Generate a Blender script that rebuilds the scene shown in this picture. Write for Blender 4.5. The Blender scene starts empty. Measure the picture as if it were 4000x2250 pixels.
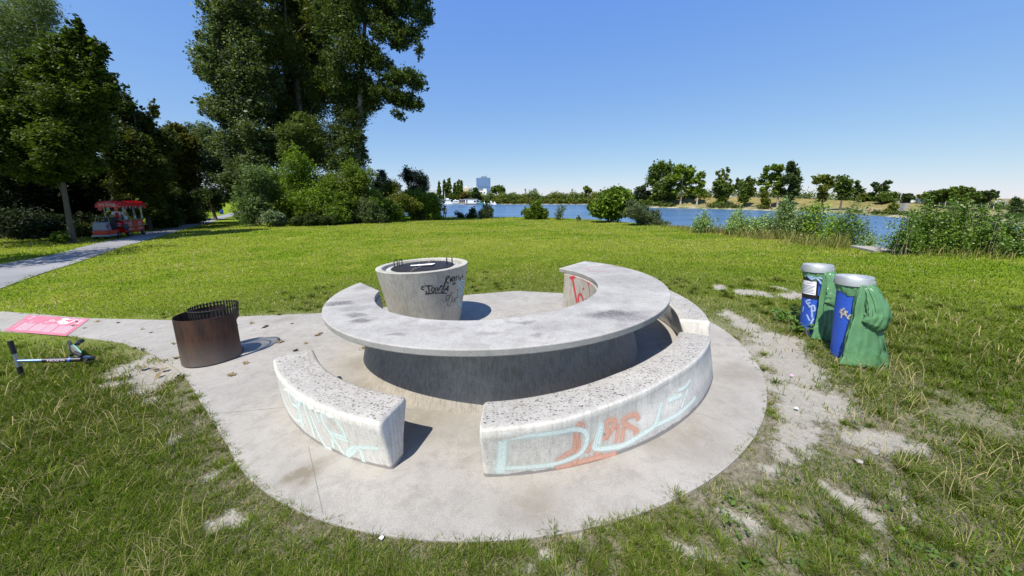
import bpy, bmesh, math, random
import numpy as np
from mathutils import Vector, Matrix
R_ = math.radians
rng = np.random.default_rng(7)
random.seed(7)
S = bpy.context.scene
COL = S.collection

# ---------------------------------------------------------------- camera, sky, sun, exposure
F_PX, PITCH, PPY, EYE = 1294.5, 0.1833, -110.0, 1.761      # focal length in pixels of a 4000 px wide frame
cam_d = bpy.data.cameras.new('camera')
cam = bpy.data.objects.new('camera', cam_d); COL.objects.link(cam)
cam.location = (0, 0, EYE); cam.rotation_euler = (math.pi/2 - PITCH, 0, 0)
cam_d.sensor_width = 36; cam_d.lens = F_PX/4000*36; cam_d.shift_y = PPY/4000
cam_d.clip_start = 0.05; cam_d.clip_end = 12000
S.camera = cam

SUN_DIR = Vector((-0.30, -0.43, 0.85)).normalized()
W = bpy.data.worlds.new('World'); S.world = W; W.use_nodes = True
nt = W.node_tree; bg = nt.nodes['Background']
sky = nt.nodes.new('ShaderNodeTexSky'); sky.sky_type = 'NISHITA'; sky.sun_disc = False
sky.sun_elevation = math.asin(SUN_DIR.z); sky.sun_rotation = math.atan2(SUN_DIR.x, SUN_DIR.y)
sky.altitude = 200; sky.air_density = 1.0; sky.dust_density = 0.0; sky.ozone_density = 3.0
sp_ = nt.nodes.new('ShaderNodeSeparateColor'); cb_ = nt.nodes.new('ShaderNodeCombineColor'); nt.links.new(sky.outputs[0], sp_.inputs[0])
for i_, (g_, a_) in enumerate(((.74, 1.10), (.56, 1.72), (.12, 5.0))):      # the deep blue rendering of this sky, channel by channel
    pw = nt.nodes.new('ShaderNodeMath'); pw.operation = 'POWER'; pw.inputs[1].default_value = g_; nt.links.new(sp_.outputs[i_], pw.inputs[0])
    ml = nt.nodes.new('ShaderNodeMath'); ml.operation = 'MULTIPLY'; ml.inputs[1].default_value = a_; nt.links.new(pw.outputs[0], ml.inputs[0]); nt.links.new(ml.outputs[0], cb_.inputs[i_])
nt.links.new(cb_.outputs[0], bg.inputs[0]); bg.inputs[1].default_value = 0.10
sun_d = bpy.data.lights.new('sun', 'SUN'); sun_d.energy = 5.0; sun_d.angle = R_(0.5); sun_d.color = (1.0, 0.95, 0.86)
sun = bpy.data.objects.new('sun', sun_d); COL.objects.link(sun); sun.location = (-20, -30, 60)
sun.rotation_euler = SUN_DIR.to_track_quat('Z', 'Y').to_euler()
S.view_settings.view_transform = 'Standard'; S.view_settings.look = 'None'
S.view_settings.exposure = 0.48; S.view_settings.gamma = 1.0; S.view_settings.use_curve_mapping = False

# ---------------------------------------------------------------- geometry of the place
# ray(): direction of a pixel of the 4000x2250 photograph, for measuring where things stand
_c, _s = math.cos(PITCH), math.sin(PITCH)
def ray(x, y):
    X, U = (x-2000)/F_PX, -(y-1125-PPY)/F_PX
    return np.array([X, _c + U*_s, U*_c - _s])
CAMP = np.array([0, 0, EYE])
def at(x, y, Y):
    d = ray(x, y); return CAMP + d*(Y/d[1])
# the paved place lies on a slightly sloping plane: MP turns its own axes into the world's
def _rp():
    p, r = -0.161, -0.038
    c, s = math.cos(p), math.sin(p); A = np.array([[1,0,0],[0,-s,c],[0,c,s]])
    c, s = math.cos(r), math.sin(r); return np.array([[c,s,0],[-s,c,0],[0,0,1]]) @ A
MR = np.array([[1,0,0],[0,_s,_c],[0,_c,-_s]]) @ _rp()
def toW(P):
    P = np.asarray(P, float); return CAMP + (P - CAMP) @ MR.T
def toP(P):
    P = np.asarray(P, float); return CAMP + (P - CAMP) @ MR
_o = CAMP - MR @ CAMP
TP = Matrix([[*MR[0], _o[0]], [*MR[1], _o[1]], [*MR[2], _o[2]], [0,0,0,1]])
def rayP(x, y): return MR.T @ ray(x, y)
def G(x, y, z=0.0):                    # pixel -> point of the plane, in plane axes
    d = rayP(x, y); return CAMP + d*((z-EYE)/d[2])
GX, GY = -MR[0,2]/MR[2,2], -MR[1,2]/MR[2,2]
Z0 = toW([0,0,0]); Z0 = Z0[2] - GX*Z0[0] - GY*Z0[1]
def planez(x, y): return Z0 + GX*x + GY*y

ctrl = [(0,1080,10.3,-.72),(480,930,21,-.75),(905,842,50,-.83),(100,960,17,-.67),(1740,857,40,-.8),(2100,848,40,-.5),(2330,862,33,-.46),
        (2600,885,24,-.28),(2900,930,16,-.16),(3400,985,10.8,.0),(3900,990,9.5,.2),(1400,875,27,-.33),(1000,880,26,-.4),(700,905,27,-.75)]
C_ = [(at(a,b,Y)[0], Y, z) for a,b,Y,z in ctrl]
C_ += [(-120,60,-1.),(-60,160,-1.),(-100,250,-1.),(60,5,.3),(40,-20,.3),(-40,0,-.8),(-40,-30,-.8)]
near = [(-.2+7.5*math.cos(a), 4.5+6.5*math.sin(a)) for a in np.linspace(0, 2*math.pi, 14)[:-1]] + [(0,4),(-3,3),(3,3),(-10,6),(-9,3),(0,-4)]
CX = np.array([(x,y) for x,y,z in C_] + near)
CV = np.array([z-planez(x,y) for x,y,z in C_] + [0]*len(near))
def _phi(r): return r
_K = _phi(np.linalg.norm(CX[:,None]-CX[None], axis=2)); _n = len(CX)
_A = np.block([[_K, np.ones((_n,1))],[np.ones((1,_n)), np.zeros((1,1))]])
_w = np.linalg.solve(_A, np.r_[CV, 0])
# near bank of the lake
SH = [(1740,46),(1900,44),(2100,41.5),(2330,35),(2600,25.5),(2800,19.7),(3000,16.4),(3250,13.3),(3420,12.0),(3600,10.9),(4000,9.6)]
SHP = np.array([(-160,400),(-130,200),(-80,115),(-38,66),(-20,52)] + [(ray(p,900)[0]/ray(p,900)[1]*Y, Y) for p,Y in SH] + [(19,4),(30,-12),(45,-40)])
def shore(x, y):                       # >0 beyond the bank, on the lake side
    x = np.asarray(x, float); y = np.asarray(y, float)
    best = np.full(x.shape, 1e9); sg = np.ones(x.shape)
    for a, b in zip(SHP[:-1], SHP[1:]):
        d = b-a; L = (d**2).sum(); t = np.clip(((x-a[0])*d[0]+(y-a[1])*d[1])/L, 0, 1)
        ex, ey = x-a[0]-t*d[0], y-a[1]-t*d[1]; q = np.hypot(ex, ey)
        s = np.sign(d[0]*(y-a[1])-d[1]*(x-a[0])); m = q < best
        best = np.where(m, q, best); sg = np.where(m, s, sg)
    return best*np.where(sg == 0, 1, sg)
def gz(x, y, bank=True):
    x = np.asarray(x, float); y = np.asarray(y, float); sh = x.shape
    xf, yf = x.ravel(), y.ravel(); out = np.empty(len(xf))
    for i in range(0, len(xf), 100000):
        D = np.hypot(xf[i:i+100000,None]-CX[None,:,0], yf[i:i+100000,None]-CX[None,:,1])
        r = _phi(D) @ _w[:-1] + _w[-1]
        k = np.clip((np.hypot(xf[i:i+100000]+.2, yf[i:i+100000]-4.5)-5)/3, 0, 1); k = k*k*(3-2*k)
        # paths run on the plane as far as the red sheet
        far = np.clip((np.hypot(xf[i:i+100000], yf[i:i+100000])-60)/60, 0, 1)
        z = planez(xf[i:i+100000], yf[i:i+100000])*(1-far) + far*(-1.0) + r*k*(1-far)
        if bank:
            d = shore(xf[i:i+100000], yf[i:i+100000]); t = np.clip(d/4.0, 0, 1); t = t*t*(3-2*t)
            z = z*(1-t) + t*(-4.5)
        out[i:i+100000] = z
    return out.reshape(sh)
def hit(x, y):                         # pixel -> point on the meadow
    d = ray(x, y); lo = 1.0; hi = None
    ts = np.geomspace(1, 150, 400); P = CAMP + ts[:,None]*d
    below = P[:,2] < gz(P[:,0], P[:,1], False)
    i = int(np.argmax(below)) if below.any() else 399
    a, b = ts[max(i-1,0)], ts[i]
    for _ in range(25):
        m = (a+b)/2; p = CAMP+m*d
        if p[2] < float(gz(p[0], p[1], False)): b = m
        else: a = m
    return CAMP + b*d

# ---------------------------------------------------------------- helpers
def tag(o, label=None, cat=None, group=None, kind=None):
    if label: o['label'] = label
    if cat: o['category'] = cat
    if group: o['group'] = group
    if kind: o['kind'] = kind
    return o
def empty(name, M, label, cat, group=None):
    o = bpy.data.objects.new(name, None); COL.objects.link(o); o.empty_display_size = .2
    o.matrix_world = M if isinstance(M, Matrix) else Matrix.Translation(Vector(M))
    return tag(o, label, cat, group)
def link(name, me, mat, parent=None):
    o = bpy.data.objects.new(name, me); COL.objects.link(o)
    if mat is not None:
        for m in (mat if isinstance(mat, (list, tuple)) else [mat]): me.materials.append(m)
    if parent is not None: o.parent = parent
    return o
def mesh_np(name, V, faces, smooth=False, attrs=None, fm=None):
    """V (n,3); faces: list of int arrays (m,k)."""
    me = bpy.data.meshes.new(name); V = np.asarray(V, np.float32)
    me.vertices.add(len(V)); me.vertices.foreach_set('co', V.ravel())
    fl = [np.asarray(f, np.int32) for f in faces if len(f)]
    tot = sum(f.size for f in fl); nf = sum(len(f) for f in fl)
    me.loops.add(tot); me.polygons.add(nf)
    me.loops.foreach_set('vertex_index', np.concatenate([f.ravel() for f in fl]))
    sizes = np.concatenate([np.full(len(f), f.shape[1], np.int32) for f in fl])
    me.polygons.foreach_set('loop_start', np.r_[0, np.cumsum(sizes)[:-1]].astype(np.int32))
    if smooth: me.polygons.foreach_set('use_smooth', np.ones(nf, bool))
    if fm is not None: me.polygons.foreach_set('material_index', np.asarray(fm, np.int32))
    me.update(calc_edges=True); me.validate()
    for k, v in (attrs or {}).items():
        v = np.asarray(v, np.float32)
        if v.ndim == 1:
            a = me.attributes.new(k, 'FLOAT', 'POINT'); a.data.foreach_set('value', v)
        else:
            if v.shape[1] == 3: v = np.c_[v, np.ones(len(v), np.float32)]
            a = me.attributes.new(k, 'FLOAT_COLOR', 'POINT'); a.data.foreach_set('color', v.ravel())
    return me
class MB:
    """collects simple shapes into ONE mesh"""
    def __init__(s): s.b = bmesh.new()
    def box(s, c, d, rot=None, taper=1.0):
        vs = []
        for k in (-1, 1):
            for i, j in ((-1,-1),(1,-1),(1,1),(-1,1)):
                q = taper if k > 0 else 1.0
                v = Vector((i*d[0]/2*q, j*d[1]/2*q, k*d[2]/2))
                if rot is not None: v = rot @ v
                vs.append(s.b.verts.new(v+Vector(c)))
        for f in ((3,2,1,0),(4,5,6,7),(0,1,5,4),(1,2,6,5),(2,3,7,6),(3,0,4,7)): s.b.faces.new([vs[i] for i in f])
        return s
    def tube(s, pts, r, n=8, cap=True, closed=False):
        pts = [Vector(p) for p in pts]; rings = []; rr = r if hasattr(r, '__len__') else [r]*len(pts)
        N = len(pts); up = None
        for i, p in enumerate(pts):
            if closed: t = pts[(i+1)%N]-pts[i-1]
            else: t = pts[min(i+1,N-1)]-pts[max(i-1,0)]
            if t.length < 1e-9: t = Vector((0,0,1))
            t.normalize()
            if up is None: up = Vector((0,0,1)) if abs(t.z) < .9 else Vector((1,0,0))
            a = (up - t*up.dot(t))
            if a.length < 1e-4: a = t.orthogonal()
            a.normalize(); b = t.cross(a); up = a
            rings.append([s.b.verts.new(p + (a*math.cos(2*math.pi*k/n)+b*math.sin(2*math.pi*k/n))*rr[i]) for k in range(n)])
        prs = list(zip(rings[:-1], rings[1:])) + ([(rings[-1], rings[0])] if closed else [])
        for A, B in prs:
            for k in range(n): s.b.faces.new((A[k], A[(k+1)%n], B[(k+1)%n], B[k]))
        if cap and not closed:
            s.b.faces.new(rings[0][::-1]); s.b.faces.new(rings[-1])
        return s
    def lathe(s, prof, n=32, c=(0,0,0), cap=True, a0=0.0, a1=2*math.pi):
        full = abs(a1-a0-2*math.pi) < 1e-6; m = n if full else n+1
        rings = [[s.b.verts.new((c[0]+r*math.cos(a0+(a1-a0)*k/n), c[1]+r*math.sin(a0+(a1-a0)*k/n), c[2]+z)) for k in range(m)] for r, z in prof]
        for A, B in zip(rings[:-1], rings[1:]):
            for k in range(n): s.b.faces.new((A[k], A[(k+1)%m], B[(k+1)%m], B[k]))
        if cap and full:
            if prof[0][0] > 1e-5: s.b.faces.new(rings[0][::-1])
            if prof[-1][0] > 1e-5: s.b.faces.new(rings[-1])
        return s
    def poly(s, pts, h=None, nrm=(0,0,1)):
        vs = [s.b.verts.new(p) for p in pts]; s.b.faces.new(vs)
        if h:
            n = Vector(nrm)*h; ws = [s.b.verts.new(Vector(p)-n) for p in pts]; s.b.faces.new(ws[::-1])
            for i in range(len(vs)): s.b.faces.new((vs[i], ws[i], ws[(i+1)%len(vs)], vs[(i+1)%len(vs)]))
        return s
    def build(s, name, mat, parent=None, smooth=False, bevel=0, weld=False):
        if weld: bmesh.ops.remove_doubles(s.b, verts=s.b.verts, dist=1e-5)
        bmesh.ops.recalc_face_normals(s.b, faces=s.b.faces)
        me = bpy.data.meshes.new(name); s.b.to_mesh(me); s.b.free()
        if smooth:
            me.polygons.foreach_set('use_smooth', np.ones(len(me.polygons), bool))
            me.set_sharp_from_angle(angle=R_(40)) if hasattr(me, 'set_sharp_from_angle') else None
        o = link(name, me, mat, parent)
        if bevel:
            m = o.modifiers.new('bevel', 'BEVEL'); m.width = bevel; m.segments = 2; m.limit_method = 'ANGLE'; m.angle_limit = R_(40)
        return o
def copy_tree(o, parent=None):
    c = o.copy(); COL.objects.link(c)
    if parent is not None: c.parent = parent
    for ch in list(o.children): copy_tree(ch, c)
    return c

# ---------------------------------------------------------------- materials
def new_mat(name):
    m = bpy.data.materials.new(name); m.use_nodes = True
    return m, m.node_tree, m.node_tree.nodes['Principled BSDF']
def N(nt, t, **kw):
    n = nt.nodes.new(t)
    for k, v in kw.items():
        if k.startswith('i_'): n.inputs[k[2:].replace('_', ' ')].default_value = v
        else: setattr(n, k, v)
    return n
def noise(nt, co, scale, detail=4, rough=.6, dist=0):
    n = N(nt, 'ShaderNodeTexNoise'); n.inputs['Scale'].default_value = scale; n.inputs['Detail'].default_value = detail
    n.inputs['Roughness'].default_value = rough; n.inputs['Distortion'].default_value = dist
    if co is not None: nt.links.new(co, n.inputs['Vector'])
    return n.outputs['Fac']
def ramp(nt, fac, stops):
    r = N(nt, 'ShaderNodeValToRGB'); e = r.color_ramp.elements
    while len(e) < len(stops): e.new(.5)
    for el, (p, c) in zip(e, stops):
        el.position = p; el.color = (*c, 1) if len(c) == 3 else c
    nt.links.new(fac, r.inputs[0]); return r.outputs[0]
def grey(v): return (v, v, v)
def mixc(nt, fac, a, b, mode='MIX'):
    n = N(nt, 'ShaderNodeMix', data_type='RGBA', blend_type=mode)
    for i, v in ((0, fac), (6, a), (7, b)):
        if hasattr(v, 'is_linked') or hasattr(v, 'links'): nt.links.new(v, n.inputs[i])
        elif i == 0: n.inputs[0].default_value = v
        else: n.inputs[i].default_value = (*v, 1) if len(v) == 3 else v
    return n.outputs[2]
def bump(nt, bs, h, strength=.3, dist=.01):
    b = N(nt, 'ShaderNodeBump'); b.inputs['Strength'].default_value = strength; b.inputs['Distance'].default_value = dist
    nt.links.new(h, b.inputs['Height']); nt.links.new(b.outputs[0], bs.inputs['Normal'])
def simple(name, col, rough=.6, metal=0, var=.12, scale=6, bmp=0, spec=None, coat=0):
    """a colour with a little wear in it"""
    m, nt, bs = new_mat(name)
    tc = N(nt, 'ShaderNodeTexCoord').outputs['Object']
    f = noise(nt, tc, scale, 5)
    c = mixc(nt, ramp(nt, f, [(.3, grey(0)), (.7, grey(1))]), tuple(x*(1-var) for x in col), tuple(min(1, x*(1+var)) for x in col))
    nt.links.new(c, bs.inputs['Base Color'])
    rr = N(nt, 'ShaderNodeMapRange'); rr.inputs[3].default_value = max(0, rough-.08); rr.inputs[4].default_value = min(1, rough+.1)
    nt.links.new(noise(nt, tc, scale*3, 3), rr.inputs[0]); nt.links.new(rr.outputs[0], bs.inputs['Roughness'])
    bs.inputs['Metallic'].default_value = metal
    if spec is not None: bs.inputs['Specular IOR Level'].default_value = spec
    if coat: bs.inputs['Coat Weight'].default_value = coat
    if bmp: bump(nt, bs, noise(nt, tc, scale*8, 4), bmp, .005)
    return m
def leafmat(name, trans=.3, rough=.5, spec=.35):
    m, nt, bs = new_mat(name)
    a = N(nt, 'ShaderNodeAttribute', attribute_name='tint')
    nt.links.new(a.outputs['Color'], bs.inputs['Base Color'])
    bs.inputs['Roughness'].default_value = rough; bs.inputs['Specular IOR Level'].default_value = spec
    t = N(nt, 'ShaderNodeBsdfTranslucent')
    tc = mixc(nt, 1.0, a.outputs['Color'], (1.3, 1.5, .5), 'MULTIPLY'); nt.links.new(tc, t.inputs['Color'])
    mx = N(nt, 'ShaderNodeMixShader'); mx.inputs[0].default_value = trans
    nt.links.new(bs.outputs[0], mx.inputs[1]); nt.links.new(t.outputs[0], mx.inputs[2])
    nt.links.new(mx.outputs[0], nt.nodes['Material Output'].inputs[0])
    return m
M_LEAF = leafmat('leaf', .32, .55, .2)
M_LEAFG = leafmat('glossy_leaf', .25, .42, .35)
M_GRASS = leafmat('grass_blade', .38, .75, .06)
M_BARK = simple('bark', (.10, .08, .06), .9, var=.35, scale=9, bmp=.6)
M_PALEBARK = simple('pale_bark', (.42, .40, .36), .85, var=.35, scale=3, bmp=.4)

def concrete(name, base=(.43,.42,.40), speck=0.0, streak=0.0, side=0.0, blot=.55, stain=False, pebbles=False, topz=.3, paving=False):
    m, nt, bs = new_mat(name); L = nt.links.new
    tc = N(nt, 'ShaderNodeTexCoord').outputs['Object']
    big = noise(nt, tc, 1.3, 5, .65); mid = noise(nt, tc, 7, 6, .7); fine = noise(nt, tc, 140, 3, .7)
    c = mixc(nt, ramp(nt, big, [(.35, grey(0)), (.68, grey(1))]), tuple(x*.88 for x in base), tuple(x*1.07 for x in base))
    c = mixc(nt, ramp(nt, mid, [(.34, grey(blot)), (.52, grey(0))]), c, tuple(x*.66 for x in base))
    c = mixc(nt, ramp(nt, noise(nt, tc, 3.1, 8, .75, .6), [(.42, grey(0)), (.465, grey(.28)), (.49, grey(0))]), c, (base[0]*.62, base[1]*.58, base[2]*.5))
    c = mixc(nt, ramp(nt, noise(nt, tc, 22, 5, .8), [(.30, grey(.7)), (.42, grey(0))]), c, tuple(x*.6 for x in base))
    c = mixc(nt, .6, c, ramp(nt, fine, [(.3, grey(.5)), (.5, grey(1.0)), (.75, grey(1.22))]), 'MULTIPLY')
    if streak:
        mp = N(nt, 'ShaderNodeMapping'); mp.inputs['Scale'].default_value = (48, 48, .9); L(tc, mp.inputs[0])
        c = mixc(nt, streak, c, ramp(nt, noise(nt, mp.outputs[0], 1.0, 4, .6), [(.36, (.55,.54,.49)), (.55, grey(1))]), 'MULTIPLY')
    # pores
    v = N(nt, 'ShaderNodeTexVoronoi'); v.inputs['Scale'].default_value = 34; L(tc, v.inputs[0])
    sel = N(nt, 'ShaderNodeSeparateColor'); L(v.outputs['Color'], sel.inputs[0])
    th = N(nt, 'ShaderNodeMath', operation='MULTIPLY'); L(sel.outputs[0], th.inputs[0]); th.inputs[1].default_value = .22
    th2 = N(nt, 'ShaderNodeMath', operation='LESS_THAN'); L(v.outputs['Distance'], th2.inputs[0])
    th3 = N(nt, 'ShaderNodeMath', operation='SUBTRACT'); L(th.outputs[0], th3.inputs[0]); th3.inputs[1].default_value = .09 if not paving else .15
    L(th3.outputs[0], th2.inputs[1])
    c = mixc(nt, th2.outputs[0], c, grey(.09))
    if pebbles:
        mpp = N(nt, 'ShaderNodeMapping'); mpp.inputs['Rotation'].default_value = (0,0,.6); mpp.inputs['Scale'].default_value = (1,1.5,1); L(tc, mpp.inputs[0])
        wob = N(nt, 'ShaderNodeTexNoise'); wob.inputs['Scale'].default_value = 60; L(mpp.outputs[0], wob.inputs[0])
        ad = N(nt, 'ShaderNodeVectorMath', operation='MULTIPLY_ADD'); L(wob.outputs['Color'], ad.inputs[0]); ad.inputs[1].default_value = (.012,)*3; L(mpp.outputs[0], ad.inputs[2])
        p = N(nt, 'ShaderNodeTexVoronoi'); p.inputs['Scale'].default_value = 50; L(ad.outputs[0], p.inputs[0])
        ps = N(nt, 'ShaderNodeSeparateColor'); L(p.outputs['Color'], ps.inputs[0])
        t1 = N(nt, 'ShaderNodeMath', operation='MULTIPLY_ADD'); L(ps.outputs[0], t1.inputs[0]); t1.inputs[1].default_value = .70; t1.inputs[2].default_value = -.16
        t2 = N(nt, 'ShaderNodeMath', operation='LESS_THAN'); L(p.outputs['Distance'], t2.inputs[0]); L(t1.outputs[0], t2.inputs[1])
        geo = N(nt, 'ShaderNodeSeparateXYZ'); L(tc, geo.inputs[0])
        nz = N(nt, 'ShaderNodeMath', operation='GREATER_THAN'); L(geo.outputs[2], nz.inputs[0]); nz.inputs[1].default_value = topz
        nn = N(nt, 'ShaderNodeNewGeometry'); ns = N(nt, 'ShaderNodeSeparateXYZ'); L(nn.outputs['Normal'], ns.inputs[0])
        nf = N(nt, 'ShaderNodeMath', operation='GREATER_THAN'); L(ns.outputs[2], nf.inputs[0]); nf.inputs[1].default_value = .93
        t3 = N(nt, 'ShaderNodeMath', operation='MULTIPLY'); L(t2.outputs[0], t3.inputs[0]); L(nf.outputs[0], t3.inputs[1])
        pc = ramp(nt, ps.outputs[1], [(.0, (.06,.058,.06)), (.35, (.12,.115,.115)), (.6, (.19,.165,.14)), (.8, (.27,.235,.19)), (1., (.09,.095,.115))])
        c = mixc(nt, t3.outputs[0], c, pc)
    if stain:
        a = N(nt, 'ShaderNodeAttribute', attribute_name='stain')
        sn = N(nt, 'ShaderNodeMath', operation='MULTIPLY'); L(a.outputs['Fac'], sn.inputs[0])
        L(ramp(nt, noise(nt, tc, 38, 6, .8), [(.3, grey(.25)), (.6, grey(1))]), sn.inputs[1])
        c = mixc(nt, sn.outputs[0], c, (.075,.07,.075))
        # fine scratches
        w = N(nt, 'ShaderNodeMapping'); w.inputs['Scale'].default_value = (3, 26, 1); w.inputs['Rotation'].default_value = (0,0,.5); L(tc, w.inputs[0])
        c = mixc(nt, ramp(nt, noise(nt, w.outputs[0], 2.2, 6, .75, 1.5), [(.30, grey(.55)), (.40, grey(0))]), c, tuple(x*.45 for x in base))
    if paving:
        a = N(nt, 'ShaderNodeAttribute', attribute_name='stain')
        sn = N(nt, 'ShaderNodeMath', operation='MULTIPLY'); L(a.outputs['Fac'], sn.inputs[0])
        L(ramp(nt, noise(nt, tc, 14, 6, .8), [(.32, grey(.0)), (.52, grey(1))]), sn.inputs[1])
        c = mixc(nt, sn.outputs[0], c, (.19,.165,.125))
        vc = N(nt, 'ShaderNodeTexVoronoi', feature='DISTANCE_TO_EDGE'); vc.inputs['Scale'].default_value = .55
        dn = N(nt, 'ShaderNodeTexNoise'); dn.inputs['Scale'].default_value = 3; dn.inputs['Detail'].default_value = 6; L(tc, dn.inputs[0])
        da = N(nt, 'ShaderNodeVectorMath', operation='MULTIPLY_ADD'); L(dn.outputs['Color'], da.inputs[0]); da.inputs[1].default_value = (.5,)*3; L(tc, da.inputs[2]); L(da.outputs[0], vc.inputs[0])
        ck = N(nt, 'ShaderNodeMath', operation='LESS_THAN'); L(vc.outputs[0], ck.inputs[0]); ck.inputs[1].default_value = .0035
        ckm = N(nt, 'ShaderNodeMath', operation='MULTIPLY'); L(ck.outputs[0], ckm.inputs[0])
        L(ramp(nt, noise(nt, tc, .9, 3), [(.5, grey(0)), (.58, grey(.6))]), ckm.inputs[1])
        c = mixc(nt, ckm.outputs[0], c, grey(.16))
    if pebbles:                     # grime line where the bench meets the paving
        gz_ = N(nt, 'ShaderNodeSeparateXYZ'); L(tc, gz_.inputs[0]); gm_ = N(nt, 'ShaderNodeMath', operation='MULTIPLY_ADD'); L(noise(nt, tc, 9, 5, .7), gm_.inputs[0]); gm_.inputs[1].default_value = -.05; L(gz_.outputs[2], gm_.inputs[2])
        c = mixc(nt, ramp(nt, gm_.outputs[0], [(0.0, grey(.75)), (.006, grey(0))]), c, (.13,.115,.11))
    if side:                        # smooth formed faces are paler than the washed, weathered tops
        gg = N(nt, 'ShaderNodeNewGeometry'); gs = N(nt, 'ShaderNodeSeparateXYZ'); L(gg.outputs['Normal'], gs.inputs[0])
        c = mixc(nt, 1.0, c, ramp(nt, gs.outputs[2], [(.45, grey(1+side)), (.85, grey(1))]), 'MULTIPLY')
    L(c, bs.inputs['Base Color']); bs.inputs['Roughness'].default_value = .88; bs.inputs['Specular IOR Level'].default_value = .25
    hgt = N(nt, 'ShaderNodeMath', operation='ADD'); L(mid, hgt.inputs[0]); L(fine, hgt.inputs[1])
    bump(nt, bs, hgt.outputs[0], .35, .006)
    return m
# ---------------------------------------------------------------- ground, pad, path, water
def vnoise(x, y, s, seed=0):
    """smooth value noise 0..1 for laying out grass, soil and stains"""
    r = np.random.default_rng(100+seed); T = r.random((256, 256))
    X, Y = np.asarray(x)*s+50.3, np.asarray(y)*s+71.7
    i, j = np.floor(X).astype(int), np.floor(Y).astype(int); fx, fy = X-i, Y-j
    fx, fy = fx*fx*(3-2*fx), fy*fy*(3-2*fy)
    g = lambda a, b: T[a % 256, b % 256]
    return (g(i,j)*(1-fx)+g(i+1,j)*fx)*(1-fy)+(g(i,j+1)*(1-fx)+g(i+1,j+1)*fx)*fy
def fbm(x, y, s, seed=0, o=4):
    t = 0; a = .5; n = 0
    for k in range(o): t = t+a*vnoise(x, y, s*2**k, seed+k); n += a; a *= .55
    return t/n
PADC, PADR = np.array([-.189, 4.537]), 3.03
def plane_poly(px): return np.array([G(x, y)[:2] for x, y in px])
# outline of the paving in plane axes: round pad, then the strip leading away to the left
STRIP_LO = plane_poly([(833,1648),(782,1568),(746,1505),(715,1462),(680,1432),(600,1385),(476,1338),(262,1310),(16,1294)])
STRIP_HI = plane_poly([(0,1215),(349,1243),(690,1251),(952,1235),(1254,1223)])
_g = G(897,1743)[:2]-PADC; _a = np.radians(np.linspace(62, math.degrees(math.atan2(_g[1], _g[0])), 90))
arc = PADC + PADR*np.c_[np.cos(_a), np.sin(_a)]
dl = STRIP_LO[-1]-STRIP_LO[-2]; dl /= np.linalg.norm(dl)
ext_lo = STRIP_LO[-1]+dl*4; ext_hi = STRIP_HI[0]+dl*4
back = plane_poly([(1500,1200),(1821,1152),(2014,1136),(2200,1145)])
PAVE = np.vstack([arc, STRIP_LO, [ext_lo], [ext_hi], STRIP_HI, back])
def inside(poly, x, y):
    x = np.asarray(x); y = np.asarray(y); r = np.zeros(x.shape, bool)
    for (x1,y1),(x2,y2) in zip(poly, np.roll(poly, -1, 0)):
        c = ((y1 > y) != (y2 > y)); xs = (x2-x1)*(y-y1)/((y2-y1) if y2 != y1 else 1e-9)+x1
        r ^= c & (x < xs)
    return r
def dist_poly(poly, x, y, closed=True):
    b = np.full(np.shape(x), 1e9)
    prs = list(zip(poly, np.roll(poly, -1, 0))) if closed else list(zip(poly[:-1], poly[1:]))
    for p, q in prs:
        d = q-p; t = np.clip(((x-p[0])*d[0]+(y-p[1])*d[1])/((d**2).sum()+1e-12), 0, 1)
        b = np.minimum(b, np.hypot(x-p[0]-t*d[0], y-p[1]-t*d[1]))
    return b
PAVEW = toW(np.c_[PAVE, np.zeros(len(PAVE))])[:, :2]
# asphalt path on the left
PL = [(0,1033),(200,998),(330,962),(580,906),(690,881),(828,851),(868,841)]
PR = [(0,1129),(155,1071),(280,1033),(388,996),(466,968),(582,937),(730,894),(905,845)]
PLW = np.array([hit(*p)[:2] for p in PL]); PRW = np.array([hit(*p)[:2] for p in PR])
d0 = (PLW[0]-PLW[1]); d0 /= np.linalg.norm(d0)
PLW = np.vstack([PLW[0]+d0*14, PLW, PLW[-1]+(PLW[-1]-PLW[-2])/np.linalg.norm(PLW[-1]-PLW[-2])*25])
d1 = (PRW[0]-PRW[1]); d1 /= np.linalg.norm(d1)
PRW = np.vstack([PRW[0]+d1*14, PRW, PRW[-1]+(PRW[-1]-PRW[-2])/np.linalg.norm(PRW[-1]-PRW[-2])*25])
def resample(P, n):
    s = np.r_[0, np.cumsum(np.linalg.norm(np.diff(P, axis=0), axis=1))]; u = np.linspace(0, s[-1], n)
    return np.c_[np.interp(u, s, P[:,0]), np.interp(u, s, P[:,1])]
PATHP = np.vstack([PLW, PRW[::-1]])

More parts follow.
